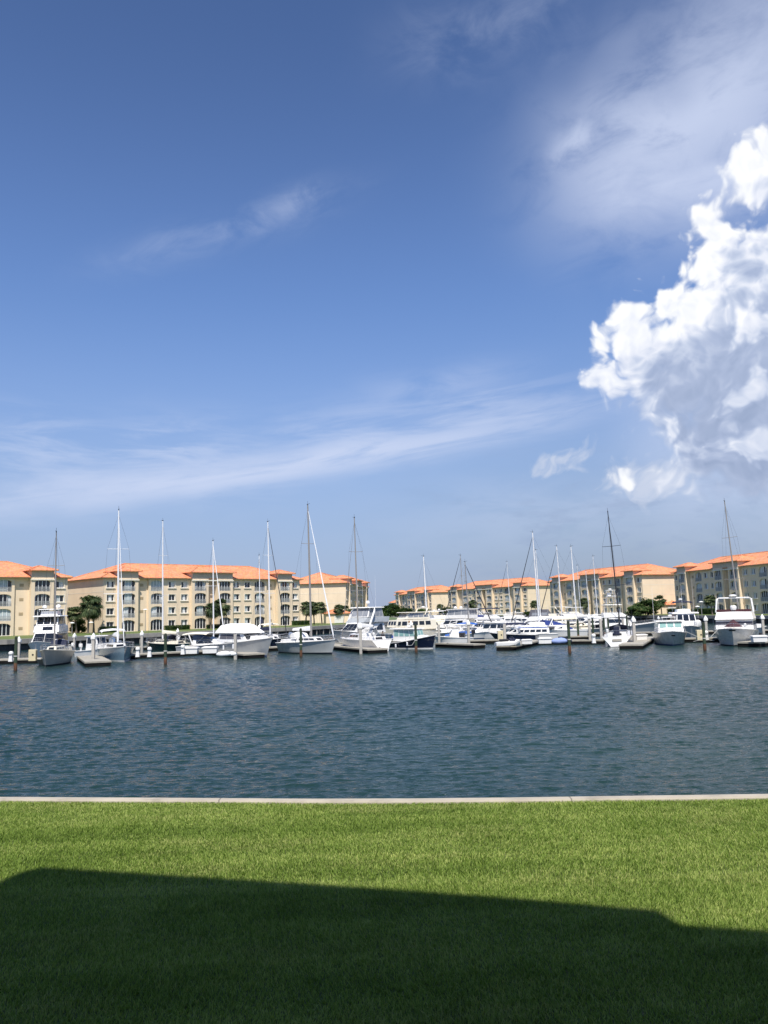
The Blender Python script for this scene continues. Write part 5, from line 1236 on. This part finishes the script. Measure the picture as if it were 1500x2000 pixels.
# 8 second cream yacht behind it
r_, I = PB(850, 1250, 110, 13, 4.4, 'cream white yacht with raked windshield and fabric covered tender on its deck', fs=1.6, fb=2.5, m_hull='gel_cream', m_boot=None, Z=160, m_deck='gel_cream')
o, f = cabin(r_, 'saloon', -4.6, 3.2, 3.9, 3.0, 2.0, 3.9, 1.6, .1, .2, 'gel_cream'); panes(o, f['right'], (.06, .8), (.35, .8), 4, .3)
o, f = cabin(r_, 'upper_windshield', -4.0, -.4, 3.2, 2.8, 3.95, 5.6, 1.5, -.1, .2, 'gel'); panes(o, f['right'], (.1, .9), (.25, .85), 2, .2, 'clear_vinyl'); panes(o, f['front'], (.06, .94), (.2, .9), 3, .12, 'clear_vinyl')
MB().loft([[(x, -w, 3.95), (x, -w*.8, 3.95+h_*.8), (x, 0, 3.95+h_), (x, w*.8, 3.95+h_*.8), (x, w, 3.95)] for x, w, h_ in ((.2, .9, .6), (1.2, 1.2, .95), (3.0, 1.1, .9), (4.4, .2, .5))]).build('covered_tender', M['canvas_cream'], r_, smooth=True)
# 9 white canvas enclosed yacht right of it
r_, I = PB(885, 1246, 300, 12, 4.2, 'white yacht with long clear-windowed flybridge left of the blue sail cover', fs=1.5, fb=2.4, m_hull='gel', m_boot='boot_dark', Z=156)
o, f = cabin(r_, 'saloon', -3.8, 2.6, 3.7, 2.8, 1.9, 3.7, 1.4, .1, .2); panes(o, f['left'], (.1, .85), (.4, .8), 3, .2); panes(o, f['back'], (.1, .9), (.1, .85), 2, .1, 'canvas_cream')
o, f = cabin(r_, 'flybridge_enclosure', -4.4, 1.0, 3.4, 2.9, 3.75, 5.7, .8, .2, .15, 'gel')
for w_ in ('left', 'right', 'back'): panes(o, f[w_], (.05, .95), (.42, .9), 3, .12, 'clear_vinyl')
hardtop(r_, -4.6, .6, 3.5, 5.72, .1, posts=False); radome(r_, -1, .8, 5.8, .3, .9, stem=.1); radome(r_, -1.4, -.6, 5.8, .3, .9, stem=.1)
# 10 navy downeast
r_, I = PB(806, 1269, 130, 7.9, 2.9, 'navy hulled cabin boat with white wheelhouse and pale green windows', 'cabin_cruiser', 'motor boat', .8, 2.0, 'hull_navy', 'gel', flare=.6, rake=.6)
o, f = cabin(r_, 'wheelhouse', -2.4, 1.5, 2.4, 2.0, 1.1, 2.85, .5, .05, .14); panes(o, f['right'], (.05, .97), (.42, .92), 4, .14, 'glass_green'); panes(o, f['left'], (.05, .97), (.42, .92), 4, .14, 'glass_green'); panes(o, f['front'], (.06, .94), (.42, .92), 3, .1, 'glass_green'); panes(o, f['back'], (.1, .45), (.1, .9), 1, m_='canvas_grey', name='door')
hardtop(r_, -3.0, 1.2, 2.6, 2.87, .12, posts=False); o, f = cabin(r_, 'foredeck_trunk', 1.55, 2.9, 1.7, .9, 1.5, 1.95, .5, 0, .12); radome(r_, -.6, 0, 2.98, .3, .5, stem=.15); antenna(r_, -1.5, .8, 2.9, 2.6); fenders(r_, I, (.3, .55), -1)
MB().tube([(.2, -1.52, 1.15), (.7, -1.72, .55), (1.3, -1.65, .6), (1.7, -1.4, 1.35)], .03, 5).build('mooring_line', M['rope'], r_)
# 11 centre console
r_, I = PB(882, 1262, 258, 6.0, 2.3, 'small white centre console boat with raked windscreen and black motor', 'centre_console_boat', 'motor boat', .75, 1.15, 'gel', None, rail=False, Z=124)
o, f = cabin(r_, 'console', -.9, .6, 1.2, 1.1, .8, 1.9, .5, 0, .1); panes(o, f['front'], (.06, .94), (.5, .95), 1, m_='clear_vinyl'); MB().box(-1.9, -1.1, -.5, .5, .8, 1.5).build('seat', M['black'], r_, bevel=.08)
hardtop(r_, -1.8, .9, 1.9, 2.7, .08, zp=.9, name='t_top', m_='canvas_white', pr=.025); outboard(r_, -3.1, 0, .9, 1.2)
# 12 blue canopy boats
r_, I = PB(918, 1252, 100, 7.5, 2.6, 'boat under a bright blue canopy above the small centre console', 'canopy_boat', 'motor boat', .9, 1.5, 'gel', 'boot_blue', Z=140); bimini(r_, -2.4, 1.2, 2.4, 3.2, 'canvas_bright', 1.0, .3); cabin(r_, 'cuddy', 0, 2.4, 2.0, 1.3, 1.1, 1.9, 1.0, 0, .2)
r_, I = PB(897, 1256, 85, 5.0, 1.9, 'low boat with a flat blue cover below the bright blue canopy', 'covered_boat', 'motor boat', .8, 1.3, 'gel', None, Z=131)
MB().loft([[(x, -w, .95+z_), (x, -w*.7, .95+z_+h_*.8), (x, 0, .95+z_+h_), (x, w*.7, .95+z_+h_*.8), (x, w, .95+z_)] for x, w, h_, z_ in ((-2.4, .8, .2, -.1), (-1.0, .9, .45, 0), (.8, .85, .5, .1), (2.3, .15, .2, .25))]).build('boat_cover', M['canvas_bright'], r_, smooth=True)
# 13 white boats between the blue cover and the jet ski
r_, I = PB(938, 1252, 268, 10, 3.6, 'white yacht with open aft deck and dark doorway under the blue sail cover', fs=1.2, fb=2.0, m_hull='gel', m_boot=None, Z=150)
o, f = cabin(r_, 'saloon', -3.0, 2.2, 3.2, 2.6, 1.5, 3.0, 1.2, .1, .15); panes(o, f['left'], (.08, .85), (.35, .8), 3, .15); panes(o, f['back'], (.1, .5), (.05, .85), 1); hardtop(r_, -4.6, .8, 3.3, 3.1, .12, zp=1.3)
r_, I = PB(968, 1250, 95, 12, 4.1, 'white flybridge yacht with navy canopy top in the middle of the cluster', fs=1.5, fb=2.4, m_hull='gel', m_boot='boot_dark', Z=172)
o, f = cabin(r_, 'saloon', -4.0, 2.6, 3.6, 2.8, 1.9, 3.7, 1.3, .1, .2); panes(o, f['right'], (.06, .9), (.4, .85), 5, .12); o, f = cabin(r_, 'flybridge', -3.8, 1.2, 3.3, 2.7, 3.75, 4.7, .9, -.2, .1); bimini(r_, -3.6, .8, 3.3, 6.7, 'canvas_navy', 4.6); arch(r_, -2.4, 3.3, 4.6, 6.0, 1.0); radome(r_, -3.4, 0, 6.0, .3, .5, stem=.1)
r_, I = PB(1000, 1250, 80, 11, 3.9, 'white cruiser with slim side windows left of the tallest mast', fs=1.3, fb=2.0, m_hull='gel', m_boot=None, Z=160)
o, f = cabin(r_, 'saloon', -3.6, 2.6, 3.4, 2.4, 1.6, 3.0, 1.6, .1, .2); panes(o, f['right'], (.06, .9), (.4, .8), 4, .12); hardtop(r_, -3.8, .4, 3.2, 4.4, .1, zp=3.0); antenna(r_, -2, 1, 4.4, 4.5)
r_, I = PB(958, 1246, 275, 9, 3.3, 'white sedan boat showing two open side windows behind the white capped pile', fs=1.1, fb=1.7, m_hull='gel', m_boot=None, Z=140)
o, f = cabin(r_, 'saloon', -2.6, 2.0, 2.8, 2.2, 1.3, 3.0, .9, .1, .15); panes(o, f['left'], (.08, .9), (.4, .85), 3, .2); hardtop(r_, -3.6, 1.2, 2.9, 3.02, .1, posts=False)
# 14 white express cruiser with blue cover
r_, I = PB(1045, 1247, 252, 12.5, 4.0, 'large white express cruiser with royal blue cockpit cover', fs=1.4, fb=2.0, m_hull='gel', m_boot='boot_blue', Z=138, rake=1.7, flare=.8)
o, f = cabin(r_, 'cabin', -2.6, 4.3, 3.5, 2.2, 1.6, 3.0, 3.2, .1, .35, 'gel', .15, .12); panes(o, f['left'], (.3, .7), (.3, .6), 1, m_='glass')
MB().loft([[(x, -w, z_), (x, -w*.8, z_+h_*.8), (x, 0, z_+h_), (x, w*.8, z_+h_*.8), (x, w, z_)] for x, w, h_, z_ in ((-5.9, 1.6, .2, 1.5), (-5.0, 1.75, .9, 1.6), (-3.0, 1.7, 1.6, 1.7), (-1.2, 1.5, .9, 2.6))]).build('cockpit_cover', M['canvas_blue'], r_, smooth=True); arch(r_, -1.5, 3.6, 1.6, 3.7, 1.0)
r_, I = PB(1032, 1254, 262, 8.5, 2.9, 'low white houseboat-like launch with a row of dark square windows behind the jet ski', 'cabin_launch', 'motor boat', .8, 1.2, 'gel', None, Z=130, m_deck='gel', rail=False)
o, f = cabin(r_, 'cabin', -3.0, 2.4, 2.4, 2.0, .9, 1.75, .4, .05, .1); panes(o, f['left'], (.08, .92), (.3, .75), 5, .18); MB().box(-2.8, 1.6, -.9, .9, 1.82, 1.9).build('blue_top', M['canvas_bright'], r_, bevel=.03)
r_, I = PB(1000, 1256, 285, 7.5, 2.6, 'black hulled runabout with dark canopy behind the bare concrete pile', 'runabout', 'motor boat', .9, 1.3, 'hull_navy', None, Z=127, rail=False)
bimini(r_, -2.4, 1.4, 2.3, 2.7, 'canvas_navy', 1.0); o, f = cabin(r_, 'windshield', -1.0, 1.0, 2.0, 1.4, 1.1, 1.8, .9, .1, .15, 'gel'); panes(o, f['left'], (.1, .9), (.3, .9), 2)
r_, I = PB(1088, 1252, 275, 9.5, 3.3, 'cream white cruiser moored stern to the blue bundle', fs=1.2, fb=1.7, m_hull='gel', m_boot='boot_dark', Z=136)
o, f = cabin(r_, 'cabin', -1.6, 3.0, 2.8, 1.9, 1.3, 2.2, 1.8, .1, .2); panes(o, f['left'], (.1, .8), (.35, .8), 3, .15); MB().lathe([(.5, 0), (.62, .1), (.62, .35), (.5, .45)], (1.0, 1.25, 1.6), 14).build('life_raft', M['canvas_grey'], r_, smooth=True)
# 15 rear white flybridge yachts
r_, I = PB(1068, 1240, 90, 12, 4.1, 'white yacht with charcoal canvas flybridge right of the tallest mast', fs=1.4, fb=2.3, m_hull='gel_cream', m_boot='boot_dark', Z=182)
o, f = cabin(r_, 'saloon', -3.8, 2.6, 3.6, 2.8, 1.8, 3.6, 1.3, .1, .2, 'gel_cream'); panes(o, f['right'], (.06, .9), (.4, .85), 4, .12); o, f = cabin(r_, 'canvas_enclosure', -4.0, 1.4, 3.3, 2.8, 3.65, 5.7, 1.0, .5, .3, 'canvas_grey', .1); panes(o, f['right'], (.12, .85), (.2, .6), 1, m_='clear_vinyl')
MB().lathe([(.42, 0), (.5, .5), (.42, 1.1)], (3.6, -.8, 2.2), 10).build('covered_dinghy', M['teak'], r_, smooth=True)
r_, I = PB(1110, 1240, 100, 12.5, 4.2, 'cream flybridge yacht with open windscreen frame before the palm', fs=1.5, fb=2.4, m_hull='gel_cream', m_boot=None, Z=178, m_deck='gel_cream')
o, f = cabin(r_, 'saloon', -4.0, 2.8, 3.7, 2.8, 1.9, 3.6, 1.4, .1, .2, 'gel_cream'); panes(o, f['right'], (.06, .9), (.4, .85), 4, .12); o, f = cabin(r_, 'flybridge', -3.8, 1.0, 3.3, 2.8, 3.65, 4.5, .8, -.2, .1, 'gel_cream'); arch(r_, -1.2, 3.4, 4.3, 6.3, 1.4, 'gel_cream', .2); hardtop(r_, -3.6, .2, 3.2, 6.3, .12, 'gel_cream', zp=4.5); panes(o, f['front'], (.05, .95), (.4, 1.5), 3, .1, 'clear_vinyl')
r_, I = PB(1138, 1242, 95, 11.5, 3.9, 'white convertible yacht with swept foredeck left of the bare pile behind the green piles', fs=1.4, fb=2.5, m_hull='gel_cream', m_boot=None, Z=168, m_deck='gel')
o, f = cabin(r_, 'saloon', -3.6, 2.2, 3.5, 2.7, 1.8, 3.5, 1.6, .1, .2, 'gel'); panes(o, f['right'], (.06, .85), (.4, .85), 3, .12); o, f = cabin(r_, 'flybridge', -3.6, .8, 3.2, 2.6, 3.55, 4.4, 1.0, -.2, .1); hardtop(r_, -3.4, .2, 3.0, 5.9, .1, zp=4.4)
# 16 sportfisher with tower
r_, I = PB(1218, 1242, 82, 15, 4.9, 'sportfishing yacht with open aluminium tower and long white bow pointing right', fs=1.2, fb=2.7, m_hull='gel_grey', m_boot='boot_blue', Z=146, rake=2.0, flare=.5, m_deck='gel')
o, f = cabin(r_, 'saloon', -3.6, 2.2, 4.2, 3.2, 1.6, 3.5, 2.2, .05, .2); panes(o, f['right'], (.1, .7), (.45, .85), 2, .1); panes(o, f['back'], (.1, .9), (.1, .85), 3, .1, 'glass')
o, f = cabin(r_, 'flybridge', -3.6, .8, 3.7, 3.1, 3.55, 4.6, 1.3, -.1, .1); hardtop(r_, -3.6, -.4, 3.4, 6.3, .12, zp=4.5)
hardtop(r_, -5.4, -3.4, 3.8, 3.6, .1, zp=1.4, name='cockpit_awning')
tw = MB()
for sx in (0, 1):
    for s in (1, -1): tw.tube([(-3.4+sx*2.6, s*1.6, 4.6), (-2.6+sx*1.0, s*.7, 9.0)], .035, 5)
for z_ in (7.0, 8.2): 
    k_ = (z_-4.6)/4.4; x0_, x1_, y_ = -3.4+.8*k_, -.8-.8*k_, 1.6-.9*k_; tw.tube([(x0_, y_, z_), (x1_, y_, z_), (x1_, -y_, z_), (x0_, -y_, z_), (x0_, y_, z_)], .03, 5)
tw.build('tower_frame', M['steel'], r_); MB().box(-2.9, -1.2, -.85, .85, 8.2, 8.3).build('tower_platform', M['gel'], r_); hardtop(r_, -2.9, -1.2, 1.9, 9.5, .08, zp=9.0, name='tower_top'); radome(r_, -2.1, 0, 9.58, .3, .5, stem=.1); MB().box(-2.6, -2.0, -.4, .4, 8.3, 9.0).build('tower_console', M['gel'], r_, bevel=.05)
for s in (1, -1): MB().tube([(-1, s*2.0, 3.6), (-4.5, s*2.8, 10.5)], [.035, .01], 5).build('outrigger', M['steel'], r_)
# 17 bow-on express cruiser
r_, I = PB(1310, 1262, 176, 11, 4.0, 'white cruiser seen bow-on with three greenish windscreen panes', fs=1.3, fb=2.0, m_hull='hull_white', m_boot='boot_blue', rake=1.4, flare=.6)
o, f = cabin(r_, 'wheelhouse', -2.2, 2.4, 3.5, 3.0, 1.7, 3.2, .9, .1, .15); panes(o, f['front'], (.05, .95), (.45, .92), 3, .14, 'glass_green'); panes(o, f['left'], (.1, .9), (.5, .9), 3, .1, 'glass_green'); panes(o, f['right'], (.1, .9), (.5, .9), 3, .1, 'glass_green')
hardtop(r_, -2.6, 1.9, 3.5, 3.22, .12, posts=False); o, f = cabin(r_, 'foredeck_trunk', 2.45, 4.0, 2.6, 1.4, 1.8, 2.15, .6, 0, .15); hardtop(r_, -1.4, -.2, 1.8, 3.75, .08, zp=3.3, name='instrument_bar'); radome(r_, -.9, .2, 3.8, .26, .5, stem=.1)
antenna(r_, -.6, 1.75, 1.9, 6.5, .4, .022); antenna(r_, -.6, -1.75, 1.9, 6.2, .4, .022)
MB().slab([(5.32, -.22, 1.35), (5.32, .22, 1.35), (5.40, .22, 1.5), (5.40, -.22, 1.5)], .03).build('anchor_roller', M['black'], r_)
MB().tube([(3.6, 1.5, 1.9), (4.6, 3.2, .9), (4.4, 4.6, .6)], .025, 5).build('mooring_line', M['rope'], r_)
# 18 pilothouse boat behind it
r_, I = PB(1336, 1250, 172, 11, 4.0, 'white pilothouse boat with small blue bimini behind the bow-on cruiser', fs=1.4, fb=2.3, m_hull='gel_grey', m_boot=None, Z=117)
o, f = cabin(r_, 'pilothouse', -2.6, 2.0, 3.4, 2.8, 2.2, 4.1, .6, .1, .2); panes(o, f['front'], (.05, .95), (.4, .9), 3, .14); panes(o, f['left'], (.05, .95), (.4, .9), 3, .14); panes(o, f['right'], (.05, .95), (.4, .9), 3, .14)
hardtop(r_, -3.0, 1.6, 3.6, 4.12, .2, posts=False); bimini(r_, -2.4, -.2, 2.8, 6.1, 'canvas_navy', 4.3); o, f = cabin(r_, 'upper_helm', -1.4, .4, 2.2, 1.8, 4.33, 4.8, .4, 0, .1); radome(r_, -1.2, -.2, 6.2, .28, .5, stem=.1)
MB().lathe([(.35, 0), (.5, .3), (.45, .9), (.2, 1.1)], (3.4, 1.2, 2.0), 10).build('covered_winch', M['canvas_white'], r_, smooth=True); antenna(r_, -1, 1.5, 4.3, 5.5)
# 19 large motor yacht at the right
r_, I = PB(1439, 1263, 183, 13.5, 4.9, 'large white motor yacht seen bow-on at the right with radar arch and maroon covered windlass', fs=1.6, fb=2.35, m_hull='hull_white', m_boot='boot_dark', rake=1.2, flare=.35, fine=3.4)
o, f = cabin(r_, 'saloon', -4.8, 2.0, 4.5, 4.2, 1.9, 3.35, .35, .1, .1); panes(o, f['front'], (.0, 1.), (.5, .8), 3, .0, 'canvas_grey'); panes(o, f['left'], (.06, .94), (.5, .85), 4, .1); panes(o, f['right'], (.06, .94), (.5, .85), 4, .1)
o, f = cabin(r_, 'flybridge_front', -4.0, 2.1, 4.5, 4.2, 3.37, 4.35, .8, 0, .22, 'gel', .1); MB().box(.9, 1.1, -1.9, 1.9, 4.36, 4.7).build('wind_screen', M['canvas_maroon'], r_, bevel=.03)
MB().lathe([(.3, 0), (.36, .2), (.36, .5), (.25, .65)], (1.0, 0, 4.6), 12).build('helm_seat', M['gel'], r_, smooth=True)
o = MB().tube([(-1.0, 2.1, 4.3), (-1.4, 1.95, 6.1), (-1.5, 1.7, 6.25), (-1.5, -1.7, 6.25), (-1.4, -1.95, 6.1), (-1.0, -2.1, 4.3)], .1, 8).build('radar_arch', M['gel'], r_, smooth=True); MB().tube([(-2.6, 2.0, 4.3), (-2.4, 1.8, 6.2), (-2.4, -1.8, 6.2), (-2.6, -2.0, 4.3)], .06, 6).build('rear_arch', M['gel'], r_, smooth=True)
radome(r_, -1.5, -.1, 6.3, .45, .35, stem=.15)
MB().loft([[(x, -w, 2.45), (x, 0, 2.45+h_), (x, w, 2.45)] for x, w, h_ in ((2.4, .9, .5), (3.3, 1.0, 1.0), (4.4, .9, .6), (5.2, .4, .2))]).build('windlass_cover', M['canvas_maroon'], r_, smooth=True)
MB().lathe([(.16, 0), (.16, .4), (.06, .5)], (4.6, 1.3, 2.4), 8).build('vent', M['gel'], r_); MB().slab([(6.55, -.35, 2.0), (6.55, .35, 2.0), (6.62, .35, 2.16), (6.62, -.35, 2.16)], .03).build('anchor_roller', M['black'], r_)
MB().tube([(4.9, -1.5, 2.3), (5.4, -2.4, 1.2), (4.8, -3.4, .9), (4.4, -4.4, .6)], .03, 5).build('mooring_line', M['rope'], r_)
r_, I = PB(1485, 1262, 190, 3.6, 1.6, 'small white tender with black outboard at the right edge', 'dinghy', 'dinghy', .5, .7, 'gel', None, rail=False); outboard(r_, -1.8, 0, .4, .9); outboard(r_, 1.2, .3, .9, .7)

# more of the packed white middle of the marina
def filler(px, Z, h, L, B, top, label, style, m_='gel', can='clear_vinyl', kind='motor_yacht'):
    """a plain yacht whose highest roof reaches photo row top"""
    r_, I = PB(px, 1246, h, L, B, label, kind, 'motor yacht', fs=1.2, fb=1.9, m_hull=m_, m_boot='boot_dark', Z=Z, m_deck=m_)
    H = AT(px, top, Z).z; sd = 'right' if 0 < h < 180 else 'left'
    z1 = min(1.5+(H-1.5)*.5, 3.2); o, f = cabin(r_, 'saloon', -L*.32, L*.22, B*.86, B*.66, 1.45, z1, 1.2, .1, .18, m_)
    for w_ in ('left', 'right'): panes(o, f[w_], (.06, .9), (.38, .85), 4, .14)
    panes(o, f['front'], (.06, .94), (.3, .88), 3, .1); panes(o, f['back'], (.1, .6), (.05, .85), 1)
    if style == 'fly':
        o, f = cabin(r_, 'flybridge', -L*.30, L*.08, B*.76, B*.62, z1+.03, z1+.6, .6, -.3, .1, m_); hardtop(r_, -L*.30, L*.04, B*.76, H-.12, .1, m_, zp=z1+.5)
        panes(o, f['front'], (.05, .95), (.5, 1.3), 3, .1, can); MB().tube([(-L*.3, B*.36, z1+.95), (L*.05, B*.33, z1+.95)], .025, 5).tube([(-L*.3, -B*.36, z1+.95), (L*.05, -B*.33, z1+.95)], .025, 5).build('flybridge_rail', M['steel'], r_)
        radome(r_, -L*.12, 0, H, .3, .5, stem=.1)
    elif style == 'canvas':
        o, f = cabin(r_, 'canvas_enclosure', -L*.32, L*.08, B*.8, B*.64, z1+.03, H, .7, .4, .25, can, .12)
    else:
        hardtop(r_, -L*.34, L*.06, B*.8, H-.1, .1, m_, zp=1.3); arch(r_, -L*.18, B*.8, 1.5, H-.05, .5, m_)
    antenna(r_, -L*.1, B*.3, z1, 4.0, .3); antenna(r_, -L*.1, -B*.3, z1, 3.4, .3)
    fenders(r_, I, (.35, .6), 1 if sd == 'left' else -1)
for a in ((868, 186, 60, 11.5, 4.0, 1192, 'white flybridge yacht just right of the thick plain mast', 'fly'), (921, 182, 290, 11, 3.9, 1197, 'white hardtop yacht behind the long royal blue sail cover', 'hard'),
          (946, 196, 70, 12, 4.1, 1193, 'rearmost white yacht left of the navy topped flybridge', 'fly'), (983, 156, 268, 10, 3.6, 1205, 'white hardtop cruiser above the bare concrete pile on the pier', 'hard'),
          (1018, 186, 95, 12, 4.0, 1196, 'white flybridge yacht between the thin far mast and the tallest mast', 'fly'), (1036, 168, 262, 10.5, 3.7, 1205, 'white canvas backed cruiser at the foot of the tallest mast', 'canvas', 'gel', 'canvas_white'),
          (1083, 158, 84, 10, 3.6, 1207, 'white hardtop cruiser right of the royal blue cockpit cover', 'hard'), (1104, 150, 275, 9.5, 3.4, 1215, 'low white cruiser just above the first wooden pile of the right half', 'hard', 'gel_cream'),
          (1128, 186, 88, 11.5, 3.9, 1195, 'cream yacht with white canvas back under the palm of the middle building', 'canvas', 'gel_cream', 'canvas_cream'), (1152, 158, 268, 10.5, 3.7, 1204, 'white flybridge yacht right above the white capped pile', 'fly'),
          (1176, 176, 92, 11, 3.8, 1200, 'white hardtop yacht left of the tower of the sportfishing yacht', 'hard'), (838, 200, 250, 11, 3.9, 1194, 'far white flybridge yacht between the cream trawler and the thick plain mast', 'fly')):
    filler(*a)
# true heights of the superstructures, read against the horizon behind them
for key, f_ in (('tall white sportfishing', .9), ('white sport cruiser with cream', .86), ('grey sided flybridge', .9), ('cream trawler', .78), ('cream white yacht with raked', .80), ('white yacht with long clear', .87), ('navy hulled cabin', .9),
                ('boat under a bright blue', .85), ('white yacht with open aft', .85), ('white flybridge yacht with navy', .76), ('white cruiser with slim', .85), ('white sedan boat', .85), ('large white express', .82), ('cream white cruiser moored', .9),
                ('white yacht with charcoal', .78), ('cream flybridge yacht with open', .78), ('white convertible', .80), ('sportfishing yacht with open alu', .80), ('white cruiser seen bow-on', .88), ('white pilothouse boat', .87), ('large white motor yacht', .88)):
    n_ = 0
    for o in bpy.data.objects:
        if o.parent is None and str(o.get('label', '')).startswith(key): o.scale = (1, 1, f_); n_ += 1
    if n_ != 1: print('SCALE', key, n_)
